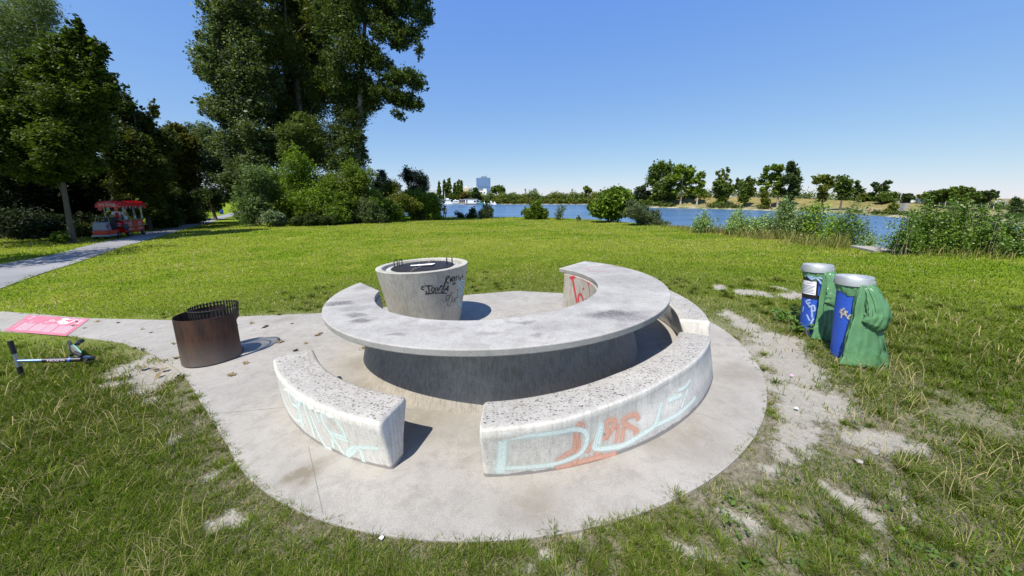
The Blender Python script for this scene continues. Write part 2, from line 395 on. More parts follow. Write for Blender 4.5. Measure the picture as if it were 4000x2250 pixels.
# bare soil: (pixel x, pixel y, radius in m)
c2 = lambda x, y: (2000+x*.7937, 1100+y*.7937); c1 = lambda x, y: (x*.7937, 1100+y*.7937)
DIRT = [(*c2(*p), r) for p, r in [((1080,165),.24),((1180,215),.28),((1290,285),.34),((1330,350),.34),((1385,430),.37),((1420,520),.32),((1450,590),.22),((1390,660),.25),((1390,760),.22),
        ((1370,840),.16),((1330,900),.10),((1720,735),.13),((1830,745),.15),((1780,790),.08),((1290,985),.06),((1640,1010),.06),((1660,1080),.09),((1730,1130),.09),((1130,1160),.08),
        ((1630,1290),.08),((1230,1255),.06),((1000,1390),.07),((1960,1110),.07),((1200,55),.26),((1390,60),.28),((1020,22),.2),((1300,25),.16),((320,1270),.06),((150,1330),.05)]]
DIRT += [(*c1(*p), r) for p, r in [((600,420),.22),((700,440),.27),((790,455),.24),((690,520),.16),((740,365),.13),((850,420),.2),((690,580),.11),((780,700),.08),((800,770),.07),((1020,1180),.07),((1060,1210),.05),
        ((1090,1400),.07),((1010,990),.04),((1900,1310),.06)]]
DW = np.array([(*toW(G(a, b))[:2], r) for a, b, r in DIRT])
def dirtmask(x, y):
    m = np.zeros(np.shape(x)); wx = x+.45*(fbm(x, y, 2.2, 5)-.5)+.22*(fbm(x, y, 8, 15)-.5); wy = y+.45*(fbm(x, y, 2.2, 25)-.5)+.22*(fbm(x, y, 8, 35)-.5)
    for a, b, r in DW: m = np.maximum(m, 1.3-np.hypot(wx-a, wy-b)/r)
    return np.clip(m-.9*np.clip(fbm(x, y, 7, 45, 3)-.52, 0, 1)*2, 0, 1)

def worn(x, y):
    """trodden turf round the front and right of the pad: sparse blades over thatch"""
    d = dist_poly(PAVEW, x, y); k = np.clip(1.25-d/1.5, 0, 1)*np.clip((x+1.2)/1.2, 0, 1)*np.clip((6.5-y)/2, 0, 1)
    k = np.maximum(k, np.clip(1.2-d/.45, 0, 1)*(x < 0)*.7*(y < 6))
    k = np.maximum(k, np.clip((x-1.5)/1.5, 0, 1)*np.clip((4-y)/1.5, 0, 1)*np.clip((5.2-x)/1.5, 0, 1)*.8)
    k = k*(1-.8*np.clip(dirtmask(x, y)*2, 0, 1))
    return np.clip(k*(.35+1.25*fbm(x, y, 1.9, 61)), 0, 1)
# ground grid: polar around the viewpoint, fine near and coarse far
th = np.radians(np.linspace(-100, 100, 640)); rr = np.r_[np.geomspace(.5, 60, 330), np.geomspace(64, 6000, 60)]
TH, RR = np.meshgrid(th, rr); gx, gy = RR*np.sin(TH), RR*np.cos(TH)
zz = gz(gx, gy)
rough = np.clip(1-RR/30, 0, 1)*(.035*(fbm(gx, gy, 1.1, 40)-.5)+.02*(fbm(gx, gy, 6, 44)-.5))
dp = dist_poly(PAVEW, gx, gy); inpv = inside(PAVEW, gx, gy)
inpath = inside(PATHP, gx, gy); dpath = dist_poly(PATHP, gx, gy)
flat = np.clip(dp/.5, 0, 1)*np.clip(dpath/.5, 0, 1)*(~inpv)*(~inpath)
sink = np.where(inpv & (dp > .06), -.05, 0)+np.where(inpath & (dpath > .2), -.04, 0)
zg = zz+rough*flat-.012+sink
DM = dirtmask(gx, gy)
zg -= DM*.012
n1, n2 = zg.shape; idx = np.arange(n1*n2).reshape(n1, n2)
q = np.stack([idx[:-1,:-1], idx[:-1,1:], idx[1:,1:], idx[1:,:-1]], -1).reshape(-1, 4)
dry = worn(gx, gy)
me = mesh_np('ground', np.c_[gx.ravel(), gy.ravel(), zg.ravel()], [q[:, ::-1]], True, {'soil': DM.ravel(), 'dry': dry.ravel()})
m, nt, bs = new_mat('meadow_soil'); L = nt.links.new
tc = N(nt, 'ShaderNodeTexCoord').outputs['Object']
f1 = noise(nt, tc, 2.2, 6, .7); f2 = noise(nt, tc, 26, 5, .75); f3 = noise(nt, tc, 110, 3, .7)
gr = mixc(nt, ramp(nt, f1, [(.35, grey(0)), (.65, grey(1))]), (.15,.225,.016), (.225,.29,.025))
gr = mixc(nt, ramp(nt, f2, [(.32, grey(0)), (.66, grey(1))]), gr, mixc(nt, .5, (.09,.145,.010), (.15,.20,.014)))
gr = mixc(nt, ramp(nt, noise(nt, tc, .8, 5, .7), [(.52, grey(0)), (.72, grey(.7))]), gr, (.34,.33,.07))
near = mixc(nt, ramp(nt, f2, [(.3, grey(0)), (.6, grey(1))]), (.035,.036,.016), (.12,.10,.055))
aw = N(nt, 'ShaderNodeAttribute', attribute_name='dry')
near = mixc(nt, aw.outputs['Fac'], near, mixc(nt, ramp(nt, f2, [(.3, grey(0)), (.62, grey(1))]), (.10,.085,.05), (.27,.24,.18)))
cd = N(nt, 'ShaderNodeVectorMath', operation='LENGTH'); L(tc, cd.inputs[0])
mr = N(nt, 'ShaderNodeMapRange'); mr.inputs[1].default_value = 3.5; mr.inputs[2].default_value = 11; L(cd.outputs['Value'], mr.inputs[0])
gr = mixc(nt, mr.outputs[0], near, gr)
so = mixc(nt, ramp(nt, f2, [(.3, grey(0)), (.7, grey(1))]), (.29,.265,.22), (.42,.39,.335))
so = mixc(nt, ramp(nt, f3, [(.28, grey(.7)), (.42, grey(0))]), so, (.19,.175,.15))
a = N(nt, 'ShaderNodeAttribute', attribute_name='soil')
ad = N(nt, 'ShaderNodeMath', operation='MULTIPLY_ADD'); L(f2, ad.inputs[0]); ad.inputs[1].default_value = .9; L(a.outputs['Fac'], ad.inputs[2])
fs = ramp(nt, ad.outputs[0], [(.52, grey(0)), (1.05, grey(1))])
L(mixc(nt, fs, gr, so), bs.inputs['Base Color']); bs.inputs['Roughness'].default_value = 1.0; bs.inputs['Specular IOR Level'].default_value = .0
hh = N(nt, 'ShaderNodeMath', operation='ADD'); L(f2, hh.inputs[0]); L(f3, hh.inputs[1]); bump(nt, bs, hh.outputs[0], .7, .02)
tag(link('ground', me, m), kind='structure')

# paving
M_PAVE = concrete('pavement_concrete', (.35,.328,.292), paving=True)
def sheet(name, poly, z, M, mat, step=.07, thick=.08, stainf=None):
    """flat paved area: fine grid of its inside plus rim"""
    b = bmesh.new(); vs = [b.verts.new((*p, 0)) for p in poly]; b.faces.new(vs)
    lo, hi = poly.min(0), poly.max(0)
    for k in (0, 1):
        for c in np.arange(lo[k]+step, hi[k], step*4):
            co = [0,0,0]; no = [0,0,0]; co[k] = c; no[k] = 1
            bmesh.ops.bisect_plane(b, geom=b.verts[:]+b.edges[:]+b.faces[:], plane_co=co, plane_no=no)
    bmesh.ops.recalc_face_normals(b, faces=b.faces)
    if b.faces[:][0].normal.z < 0: bmesh.ops.reverse_faces(b, faces=b.faces[:])
    e = [x for x in b.edges if x.is_boundary]
    r = bmesh.ops.extrude_edge_only(b, edges=e)
    for v in r['geom']:
        if isinstance(v, bmesh.types.BMVert): v.co.z -= thick
    me = bpy.data.meshes.new(name); b.to_mesh(me); b.free()
    co = np.empty(len(me.vertices)*3, np.float32); me.vertices.foreach_get('co', co); co = co.reshape(-1, 3)
    if stainf is not None:
        at_ = me.attributes.new('stain', 'FLOAT', 'POINT'); at_.data.foreach_set('value', stainf(co).astype(np.float32))
    o = link(name, me, mat); o.matrix_world = M @ Matrix.Translation((0,0,z)); return o
PSTAIN = [(*G(1190,1852)[:2], .11), (*G(1420,1420)[:2], .28), (*G(1380,1520)[:2], .25), (*G(2060,1965)[:2], .22), (*G(2120,2035)[:2], .1), (*G(1700,1500)[:2], .2),(*G(1500,1450)[:2],.3),
          (*G(1650,1640)[:2], .3), (*G(2700,1700)[:2], .3), (*G(2880,1450)[:2], .25), (*G(1500,1620)[:2],.2), (*G(2580,1730)[:2], .18), (*G(1100,1250)[:2], .2)]
def pst(co):
    r = np.zeros(len(co)); wx = co[:,0]+.2*(fbm(co[:,0], co[:,1], 5, 70)-.5); wy = co[:,1]+.2*(fbm(co[:,0], co[:,1], 5, 80)-.5)
    for i, (x, y, s) in enumerate(PSTAIN): r = np.maximum(r, np.clip(1.35-np.hypot(wx-x, (wy-y)*1.2)/s, 0, 1)*(1.8 if i == 0 else .6))
    return r
pad = tag(sheet('pavement', PAVE, 0, TP, M_PAVE, step=.012*2, stainf=pst), kind='structure')
# joints cut across the pad (thin dark grooves lie in the surface)
jb = MB()
for p, q_ in [((1111,1592),(820,1617)), ((1205,1745),(1262,2010))]:
    A, B = G(*p), G(*q_); d = (B-A)[:2]; d /= np.linalg.norm(d); nn = np.array([-d[1], d[0]])*.0014
    jb.poly([(A[0]-nn[0], A[1]-nn[1], .002), (B[0]-nn[0], B[1]-nn[1], .002), (B[0]+nn[0], B[1]+nn[1], .002), (A[0]+nn[0], A[1]+nn[1], .002)])
o = jb.build('pavement_joint', simple('joint', (.19,.18,.17), .9)); o.matrix_world = TP; tag(o, kind='structure')

m, nt, bs = new_mat('asphalt'); L = nt.links.new
tc = N(nt, 'ShaderNodeTexCoord').outputs['Object']
c = mixc(nt, ramp(nt, noise(nt, tc, .5, 5), [(.35, grey(0)), (.65, grey(1))]), (.20,.20,.205), (.28,.28,.285))
c = mixc(nt, .5, c, ramp(nt, noise(nt, tc, 60, 4, .7), [(.3, grey(.6)), (.7, grey(1.1))]), 'MULTIPLY')
L(c, bs.inputs['Base Color']); bs.inputs['Roughness'].default_value = .9; bump(nt, bs, noise(nt, tc, 90, 3), .3, .01)
nP = 120; A, B = resample(PLW, nP), resample(PRW, nP)
wj = .10*(fbm(A[:,0], A[:,1], 1.3, 90)-.5)[:,None]; dn_ = (B-A)/np.linalg.norm(B-A, axis=1)[:,None]
wk = .14*(fbm(B[:,0], B[:,1], 1.3, 91)-.5)[:,None]
rows = [A+dn_*wj+(B-A)*t for t in np.linspace(0, .92, 6)]+[B+dn_*wk]
V = np.concatenate(rows); V = np.c_[V, gz(V[:,0], V[:,1])+.012]
k = np.arange(nP-1); q = np.concatenate([np.stack([r*nP+k, (r+1)*nP+k, (r+1)*nP+k+1, r*nP+k+1], 1) for r in range(6)])
tag(link('path', mesh_np('path', V, [q], True), m), kind='structure')
# concrete slab by the lake steps
sl = np.array([hit(x, y)[:2] for x, y in [(3318,966),(3415,986),(3500,980),(3435,968)]])
b = MB(); zt = float(gz(*sl.mean(0)))+.05; b.poly([(*p, zt) for p in sl], .25)
slab = b.build('concrete_slab', M_PAVE, bevel=.01); tag(slab, 'flat grey concrete slab in the grass by the lake bank', 'slab')

# water
m, nt, bs = new_mat('lake_water'); L = nt.links.new
tc = N(nt, 'ShaderNodeTexCoord').outputs['Object']
mp = N(nt, 'ShaderNodeMapping'); mp.inputs['Scale'].default_value = (.35, 1, 1); mp.inputs['Rotation'].default_value = (0,0,-.5); L(tc, mp.inputs[0])
w1 = noise(nt, mp.outputs[0], .8, 5, .6); w2 = noise(nt, mp.outputs[0], .09, 4, .6)
L(mixc(nt, ramp(nt, w2, [(.4, grey(0)), (.62, grey(1))]), (.06,.13,.235), (.085,.165,.295)), bs.inputs['Base Color'])
bs.inputs['Roughness'].default_value = .22; bs.inputs['IOR'].default_value = 1.33
sm = N(nt, 'ShaderNodeMath', operation='ADD'); L(w1, sm.inputs[0]); L(noise(nt, mp.outputs[0], 3.1, 3), sm.inputs[1])
bump(nt, bs, sm.outputs[0], .9, .35)
WZ = -2.6
b = MB(); b.poly([(-5000,-200,WZ), (5000,-200,WZ), (5000,7000,WZ), (-5000,7000,WZ)])
tag(b.build('lake', m), kind='structure')

# far bank: beach, levee, plateau
def interp(tab, x): return float(np.interp(x, [t[0] for t in tab], [t[1] for t in tab]))
SHD = [(1200,255),(1600,250),(2300,245),(2450,195),(2550,161),(2791,141),(3028,120),(3400,88),(3540,76),(3900,58),(4300,48)]
YTOP = [(1200,790),(2400,788),(2560,774),(2740,768),(3100,774),(3400,787),(3650,799),(3900,818),(4300,840)]
YFOOT = [(1200,794),(2400,794),(2560,796),(2740,798),(3100,811),(3300,820),(3500,833),(3650,845),(3900,866),(4300,900)]
def farprof(p):
    D = interp(SHD, p); zf = min(at(p, interp(YFOOT, p), D+11)[2], -.4); zt = at(p, interp(YTOP, p), D+23)[2]
    return D, [(-3,-3.2),(0,WZ+.02),(1.5,-2.2),(5,max(-2.0, zf-.5)),(11,zf),(13,zf+.3),(17,zf+(zt-zf)*.5),(23,zt-.05),(26,zt),(60,zt),(400,zt+.3),(3500,zt)]
def farpt(p, d):
    D, pr = farprof(p); z = float(np.interp(d, [a for a, _ in pr], [b for _, b in pr])); Y = D+d
    r = ray(p, 775); return np.array([r[0]/r[1]*Y, Y, z])
cols = np.linspace(1200, 4300, 260); V = []; 
for i, p in enumerate(cols):
    D, pr = farprof(p); r = ray(p, 775); wv = 1.5*(vnoise(p, 0, .05, 3)-.5)
    for d, z in pr: V.append((r[0]/r[1]*(D+d+wv), D+d+wv, z+(.25*(vnoise(p, d, .11, 4)-.5) if 1 < d < 60 else 0)))
npf = len(pr); nc = len(cols); i, j = np.meshgrid(np.arange(nc-1), np.arange(npf-1), indexing='ij'); i, j = i.ravel(), j.ravel()
q = np.stack([i*npf+j, (i+1)*npf+j, (i+1)*npf+j+1, i*npf+j+1], 1)
m, nt, bs = new_mat('far_bank'); L = nt.links.new
tc = N(nt, 'ShaderNodeTexCoord').outputs['Object']; sx = N(nt, 'ShaderNodeSeparateXYZ'); L(tc, sx.inputs[0])
jz = N(nt, 'ShaderNodeMath', operation='MULTIPLY_ADD'); L(noise(nt, tc, .16, 5, .7), jz.inputs[0]); jz.inputs[1].default_value = 1.6; L(sx.outputs[2], jz.inputs[2])
dryc = mixc(nt, ramp(nt, noise(nt, tc, .25, 6, .7), [(.35, grey(0)), (.65, grey(1))]), (.135,.125,.035), (.27,.215,.085))
grc = mixc(nt, ramp(nt, noise(nt, tc, .3, 5, .7), [(.4, grey(0)), (.6, grey(1))]), (.07,.11,.02), (.40,.36,.28))
L(mixc(nt, ramp(nt, N(nt, 'ShaderNodeMapRange', i_From_Min=-2.2, i_From_Max=0.4).outputs[0], [(0, grey(0)), (1, grey(1))]), grc, dryc), bs.inputs['Base Color'])
for n_ in nt.nodes:
    if n_.type == 'MAP_RANGE': L(jz.outputs[0], n_.inputs[0])
bs.inputs['Roughness'].default_value = .95; bs.inputs['Specular IOR Level'].default_value = .1
tag(link('far_bank', mesh_np('far_bank', V, [q], True), m), kind='structure')
# ---------------------------------------------------------------- grass
def blades(x, y, z, Lh, wd, col, lean, drop=.5):
    n = len(x); a = rng.random(n)*2*np.pi; b = a+np.pi/2+rng.normal(0, .5, n)
    dx, dy = np.cos(a), np.sin(a); ex, ey = np.cos(b), np.sin(b); l1 = lean*(.35+.9*rng.random(n))
    B = np.c_[x, y, z]; side = np.c_[dx, dy, 0*x]*(wd/2)[:, None]; bend = np.c_[ex, ey, 0*x]
    h1 = (.55*Lh*np.cos(l1*.6))[:, None]*np.array([0,0,1.])+bend*(.55*Lh*np.sin(l1*.6))[:, None]
    h2 = h1+(.5*Lh*np.cos(l1*1.7))[:, None]*np.array([0,0,1.])+bend*(.5*Lh*np.sin(l1*1.7))[:, None]
    V = np.stack([B-side, B+side, B+h1+side*.75, B+h1-side*.75, B+h2], 1).reshape(-1, 3)
    k = np.arange(n)*5; C = np.stack([col*.8, col*.8, col, col, col*1.1], 1).reshape(-1, 3)
    return V, np.stack([k, k+1, k+2, k+3], 1), np.stack([k+3, k+2, k+4], 1), C
def scatter(n, r0, r1, a0=-62, a1=62):
    a = np.radians(a0+(a1-a0)*rng.random(n)); r = np.exp(math.log(r0)+(math.log(r1)-math.log(r0))*rng.random(n))
    return r*np.sin(a), r*np.cos(a), r
GR1 = np.array([.150,.205,.019]); GR2 = np.array([.072,.125,.013]); GR3 = np.array([.25,.318,.028]); STRAW = np.array([.42,.36,.17])
def groundz(x, y):
    r = np.hypot(x, y); rg = np.clip(1-r/30, 0, 1)*(.035*(fbm(x, y, 1.1, 40)-.5)+.02*(fbm(x, y, 6, 44)-.5))
    return gz(x, y)+rg-.02
def grass_object(name, n, r0, r1, kind, a0=-62, a1=62):
    x, y, r = scatter(n, r0, r1, a0, a1)
    ok = shore(x, y) < 1.0
    ip = inside(PAVEW, x, y); dpv = dist_poly(PAVEW, x, y)
    ok &= ~ip | (dpv < .015+.05*vnoise(x, y, 4, 8)**2)
    ok &= ~(inside(PATHP, x, y) & (dist_poly(PATHP, x, y) > .25*vnoise(x, y, 2, 9)))
    d = dirtmask(x, y); nf = fbm(x, y, 5, 120)
    ok &= rng.random(len(x)) > np.clip((d+.8*(nf-.5))*2.1-.2, 0, .975)
    # thin scorched margin round the front of the pad
    thin = np.clip(1-dpv/.32, 0, 1)*(r < 7); ok &= rng.random(len(x)) > thin*.5*np.clip(nf*2.2-.5, 0, 1)
    wn = worn(x, y); ok &= rng.random(len(x)) > wn*(.35+.55*(vnoise(x, y, 6, 62) > .45))
    cl = fbm(x, y, 3.2, 130, 3); ok &= rng.random(len(x)) < np.clip(.35+1.5*cl, .3, 1)
    x, y, r, cl, d, dpv = [v[ok] for v in (x, y, r, cl, d, dpv)]
    z = groundz(x, y); big = fbm(x, y, .8, 140, 3); n = len(x)
    lush = np.clip((-x-1.2)/2.5, 0, 1)*np.clip((5.2-y)/2, 0, 1)          # longer on the left, in front
    lush = np.maximum(lush, np.clip((x-2.6)/2, 0, 1)*np.clip((5-y)/2, 0, 1)*.8)
    Lh = (.040+.05*cl+  .055*lush+.05*np.clip(big-.52, 0, 1)*(r < 9))*(.6+.8*rng.random(n))
    Lh *= np.where(r > 7, .8+r*.022, 1)*np.clip(.62+dpv, .62, 1)
    wd = np.maximum(.0027, .00118*r)*(.7+.6*rng.random(n))
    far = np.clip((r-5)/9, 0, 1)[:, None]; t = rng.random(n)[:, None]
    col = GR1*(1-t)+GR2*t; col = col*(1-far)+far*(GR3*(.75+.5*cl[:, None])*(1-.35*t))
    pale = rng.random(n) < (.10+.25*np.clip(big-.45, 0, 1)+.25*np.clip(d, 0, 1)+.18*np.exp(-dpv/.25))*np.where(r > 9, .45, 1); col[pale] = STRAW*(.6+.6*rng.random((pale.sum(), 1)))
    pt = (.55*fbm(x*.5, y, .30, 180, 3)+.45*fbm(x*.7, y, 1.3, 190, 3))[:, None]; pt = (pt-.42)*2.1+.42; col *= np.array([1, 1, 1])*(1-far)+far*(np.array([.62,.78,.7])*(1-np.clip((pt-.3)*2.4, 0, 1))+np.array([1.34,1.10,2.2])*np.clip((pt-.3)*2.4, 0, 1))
    col *= (.75+.5*rng.random((n, 1)))*(1-.30*lush[:, None])
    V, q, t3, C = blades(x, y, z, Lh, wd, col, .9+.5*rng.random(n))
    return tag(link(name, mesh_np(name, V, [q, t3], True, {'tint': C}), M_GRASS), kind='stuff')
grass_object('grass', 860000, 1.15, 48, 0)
for n_, r0_, r1_, a0_, a1_ in ((60000, .35, 1.2, -85, 85), (110000, 1.15, 30, 61, 88), (90000, 1.15, 30, -88, -61)): grass_object('grass', n_, r0_, r1_, 0, a0_, a1_)
# tufts: blades fanning out of one root
nt_f = 2300; x0, y0, r0 = scatter(nt_f, 1.25, 9); k_ok = ~inside(PAVEW, x0, y0) & (dirtmask(x0, y0) < .25) & ((fbm(x0, y0, 1.1, 300, 3)+.12*rng.random(nt_f)) > .50) & (shore(x0, y0) < 0)
edge_x, edge_y = [], []
for t in np.linspace(0, 1, 150):
    i_ = t*(len(PAVEW)-1); a_, b__ = PAVEW[int(i_)], PAVEW[min(int(i_)+1, len(PAVEW)-1)]; pt_ = a_+(b__-a_)*(i_-int(i_))
    if rng.random() < .35: edge_x.append(pt_[0]+rng.normal(0,.07)); edge_y.append(pt_[1]+rng.normal(0,.07))
x0, y0 = np.r_[x0[k_ok], edge_x], np.r_[y0[k_ok], edge_y]; ob_ = dist_poly(PAVEW, x0, y0); k2 = ~(inside(PAVEW, x0, y0) & (ob_ > .03)); x0, y0 = x0[k2], y0[k2]
sz = .5+.9*rng.random(len(x0)); nb_ = 90; ti = np.repeat(np.arange(len(x0)), nb_); an_ = rng.random(len(ti))*6.283; ra_ = np.abs(rng.normal(0, .028, len(ti)))*sz[ti]
bx_, by_ = x0[ti]+ra_*np.cos(an_), y0[ti]+ra_*np.sin(an_); Lb = (.06+.065*rng.random(len(ti)))*(sz*np.clip(.38+dist_poly(PAVEW, x0, y0)*.7, .38, 1))[ti]; tone = (.55+.6*rng.random(len(x0)))[ti][:, None]
cb2 = np.where((rng.random(len(ti)) < .24)[:, None], STRAW*.7, GR1*.6+GR2*.5)*tone*(.75+.5*rng.random((len(ti), 1)))
n = len(ti); side_a = an_+np.pi/2; l1 = .25+ra_/.05*.45+.35*rng.random(n); wb = np.maximum(.0027, .0011*np.hypot(bx_, by_))*(.8+.5*rng.random(n)); dirv = np.c_[np.cos(an_), np.sin(an_), 0*an_]; sv = np.c_[np.cos(side_a), np.sin(side_a), 0*an_]*(wb/2)[:, None]; up_ = np.array([0, 0, 1.])
B_ = np.c_[bx_, by_, groundz(bx_, by_)]; m1 = (.55*Lb*np.cos(l1*.7))[:, None]*up_+(.55*Lb*np.sin(l1*.7))[:, None]*dirv; m2 = m1+(.5*Lb*np.cos(l1*1.8))[:, None]*up_+(.5*Lb*np.sin(l1*1.8))[:, None]*dirv
V = np.stack([B_-sv, B_+sv, B_+m1+sv*.7, B_+m1-sv*.7, B_+m2], 1).reshape(-1, 3); k = np.arange(n)*5
tag(link('grass_tufts', mesh_np('grass_tufts', V, [np.stack([k, k+1, k+2, k+3], 1), np.stack([k+3, k+2, k+4], 1)], True, {'tint': np.repeat(cb2, 5, 0)}), M_GRASS), kind='stuff')
# long dry stalks standing over the turf
def stalks(name, x, y, h, col, w=.003, lean=.7):
    V, q, t3, C = blades(x, y, groundz(x, y)-.01, h, np.maximum(w, .0011*np.hypot(x, y)), col, lean)
    return V, q, t3, C
xs, ys, r = scatter(15000, 1.3, 8)
cl = fbm(xs, ys, 1.5, 150, 2); ok = (cl > .50) & ~inside(PAVEW, xs, ys) & (dirtmask(xs, ys) < .2) & (dist_poly(PAVEW, xs, ys) > .25) & ((xs < -1.6) | (xs > 2.4))
xs, ys = xs[ok], ys[ok]; n = len(xs)
V, q, t3, C = stalks('', xs, ys, .14+.2*rng.random(n), STRAW*(.6+.6*rng.random((n,1))), .0018, 1.0)
tag(link('dry_grass_stalks', mesh_np('dry_grass_stalks', V, [q, t3], True, {'tint': C}), M_GRASS), kind='stuff')
# tall dry grass along the bank
pxs = rng.uniform(2500, 4000, 13000); sy = np.interp(pxs, [p for p, _ in SH], [Y for _, Y in SH]); yy = sy-np.abs(rng.normal(.2, 1.0, len(pxs)))*np.clip(sy/14, .8, 1.6)+.6
xx = (pxs-2000)/F_PX/ (_c+ (1015-900)/F_PX*_s)*yy
okk = (vnoise(xx, yy, .9, 160) > .45) & ~((pxs > 3330) & (pxs < 3545) & (yy > 0)); xx, yy, pp = xx[okk], yy[okk], pxs[okk]; n = len(xx)
tall = np.where(pp < 3320, 1.0, .62)*np.clip((pp-2540)/250, .35, 1)
cc = np.where((rng.random(n) < np.where(pp < 3400, .5, .25))[:, None], np.array([.36,.29,.13]), np.array([.14,.17,.03]))*(.65+.6*rng.random((n,1)))
V, q, t3, C = stalks('', xx, yy, tall*(.14+.55*rng.random(n)**2.2), cc, .006, .45)
tag(link('tall_bank_grass', mesh_np('tall_bank_grass', V, [q, t3], True, {'tint': C}), M_GRASS), kind='stuff')
# low broad-leaved ground cover in the worn turf
def leafquads(P, nrm_up, size, col, asp=.5, fold=0.0):
    """rhombic leaves at P; nrm_up: how strongly leaves face upwards"""
    n = len(P); nn = rng.normal(0, 1, (n, 3)); nn /= np.linalg.norm(nn, axis=1)[:, None]; nn[:, 2] = np.abs(nn[:, 2])*(1 if nrm_up else 1)+nrm_up
    nn /= np.linalg.norm(nn, axis=1)[:, None]; a = rng.normal(0, 1, (n, 3)); a -= (a*nn).sum(1)[:, None]*nn; a /= np.linalg.norm(a, axis=1)[:, None]; b = np.cross(nn, a)
    s = np.broadcast_to(size, (n,))[:, None]
    V = np.stack([P-a*s*.5, P-b*s*asp*.5-a*s*.05+nn*s*fold, P+a*s*.5, P+b*s*asp*.5-a*s*.05+nn*s*fold], 1).reshape(-1, 3)
    k = np.arange(n)*4; return V, np.stack([k, k+1, k+2, k+3], 1), np.repeat(col, 4, 0)
xs, ys, r = scatter(900, 1.3, 7, 8, 62)
ok = (fbm(xs, ys, 1.4, 170, 2) > .56) & ~inside(PAVEW, xs, ys) & (dist_poly(PAVEW, xs, ys) > .15) & (dirtmask(xs, ys) < .1); xs, ys = xs[ok][:110], ys[ok][:110]
P = np.repeat(np.c_[xs, ys, groundz(xs, ys)+.03], 6, 0); P += rng.normal(0, .022, P.shape)
V, q, C = leafquads(P, 1.4, .018+.024*rng.random(len(P)), np.array([.085,.14,.022])*(.7+.6*rng.random((len(P),1))), .6, .04)
tag(link('broadleaf_ground_cover', mesh_np('broadleaf_ground_cover', V, [q], False, {'tint': C}), M_LEAFG), kind='stuff')

# ---------------------------------------------------------------- concrete table, benches, grill
M_TABLE = concrete('table_concrete', (.41,.395,.365), stain=True)
M_BASE = concrete('cast_concrete', (.42,.385,.33), streak=.5, blot=.5)
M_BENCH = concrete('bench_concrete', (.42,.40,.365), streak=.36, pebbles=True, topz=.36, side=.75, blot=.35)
CT, RT = np.array([-.185, 4.373]), 2.097; CI, RI = np.array([-.326, 4.336]), 1.416
def loft(name, rows, mat, parent, bevel=.0, attrs=None, smooth=True):
    """rows: (nA, k, 3): closed cross-sections swept along the arc, capped at both ends"""
    rows = np.asarray(rows); n, k = rows.shape[:2]; V = rows.reshape(-1, 3)
    i, j = np.meshgrid(np.arange(n-1), np.arange(k), indexing='ij'); i, j = i.ravel(), j.ravel(); j2 = (j+1) % k
    q = np.stack([i*k+j, (i+1)*k+j, (i+1)*k+j2, i*k+j2], 1)
    me = mesh_np(name, V, [q], smooth, attrs)
    bm = bmesh.new(); bm.from_mesh(me); bm.verts.ensure_lookup_table()
    bm.faces.new([bm.verts[t] for t in range(k)]); bm.faces.new([bm.verts[(n-1)*k+t] for t in range(k)][::-1])
    bmesh.ops.recalc_face_normals(bm, faces=bm.faces)
    for f in bm.faces: f.smooth = smooth
    bm.to_mesh(me); bm.free()
    me.set_sharp_from_angle(angle=R_(35))
    o = link(name, me, mat, parent)
    if bevel:
        m = o.modifiers.new('bevel', 'BEVEL'); m.width = bevel; m.segments = 3; m.limit_method = 'ANGLE'; m.angle_limit = R_(50)
        m.harden_normals = False
    return o
def cs(a): return np.array([math.cos(a), math.sin(a)])
table = empty('round_table', TP, 'C-shaped grey concrete picnic table with a stained overhanging top', 'table')
nA = 300; ao = np.radians(np.linspace(45, -191, nA)); ai = np.radians(np.linspace(40.5, -174.5, nA))
NR = 26; rows = []
for a, b in zip(ao, ai):
    po, pi_ = CT+RT*cs(a), CI+RI*cs(b)
    top = [(*(pi_+(po-pi_)*t), .74) for t in np.linspace(0, 1, NR)]
    d = (po-pi_)/np.linalg.norm(po-pi_)
    rows.append(top+[(*(po-d*.012), .672), (*(pi_+d*.012), .672)])
rows = np.array(rows)
TST = [(*G(1335,1183,.74)[:2], .13, .08, .95), (*G(1388,1232,.74)[:2], .10, .05, .8), (*G(1410,1252,.74)[:2], .10, .05, .9), (*G(2390,1228,.74)[:2], .22, .09, 1.0), (*G(2450,1240,.74)[:2], .22, .08, .7), (*G(1550,1303,.74)[:2], .07, .04, .7),
       (*G(2045,1258,.74)[:2], .10, .03, .7), (*G(2100,1306,.74)[:2], .05, .03, .6), (*G(1440,1160,.74)[:2], .25, .2, .3), (*G(2480,1090,.74)[:2], .45, .3, .32), (*G(2350,1060,.74)[:2], .3, .2, .3), (*G(1900,1300,.74)[:2], .08, .03, .5), (*G(1395,1202,.74)[:2], .2, .07, .4), (*G(1640,1280,.74)[:2], .4, .1, .25), (*G(2200,1270,.74)[:2], .3, .1, .3)]
fv = rows.reshape(-1, 3); st = np.zeros(len(fv)); wx = fv[:,0]+.14*(fbm(fv[:,0], fv[:,1], 9, 200)-.5); wy = fv[:,1]+.14*(fbm(fv[:,0], fv[:,1], 9, 210)-.5)
for x, y, sx_, sy_, k in TST: st = np.maximum(st, k*np.clip(1.7-np.hypot((wx-x)/sx_, (wy-y)/sy_), 0, 1))
st = np.maximum(st, np.clip(fbm(fv[:,0], fv[:,1], 1.6, 220)-.52, 0, 1)*1.6)
loft('tabletop', rows, M_TABLE, table, bevel=.012, attrs={'stain': st})
rows = []
for t in np.linspace(0, 1, 160):
    a = R_(35+(-177-35)*t); b = R_(35.5+(-174-35.5)*t)
    rows.append([(*(CT+1.77*cs(a)), -.03), (*(CT+1.765*cs(a)), 0.0), (*(CT+1.60*cs(a)), .671), (*(CI+(RI-.012)*cs(b)), .671), (*(CI+(RI-.07)*cs(b)), -.03)])
loft('table_base', rows, M_BASE, table, bevel=.008)
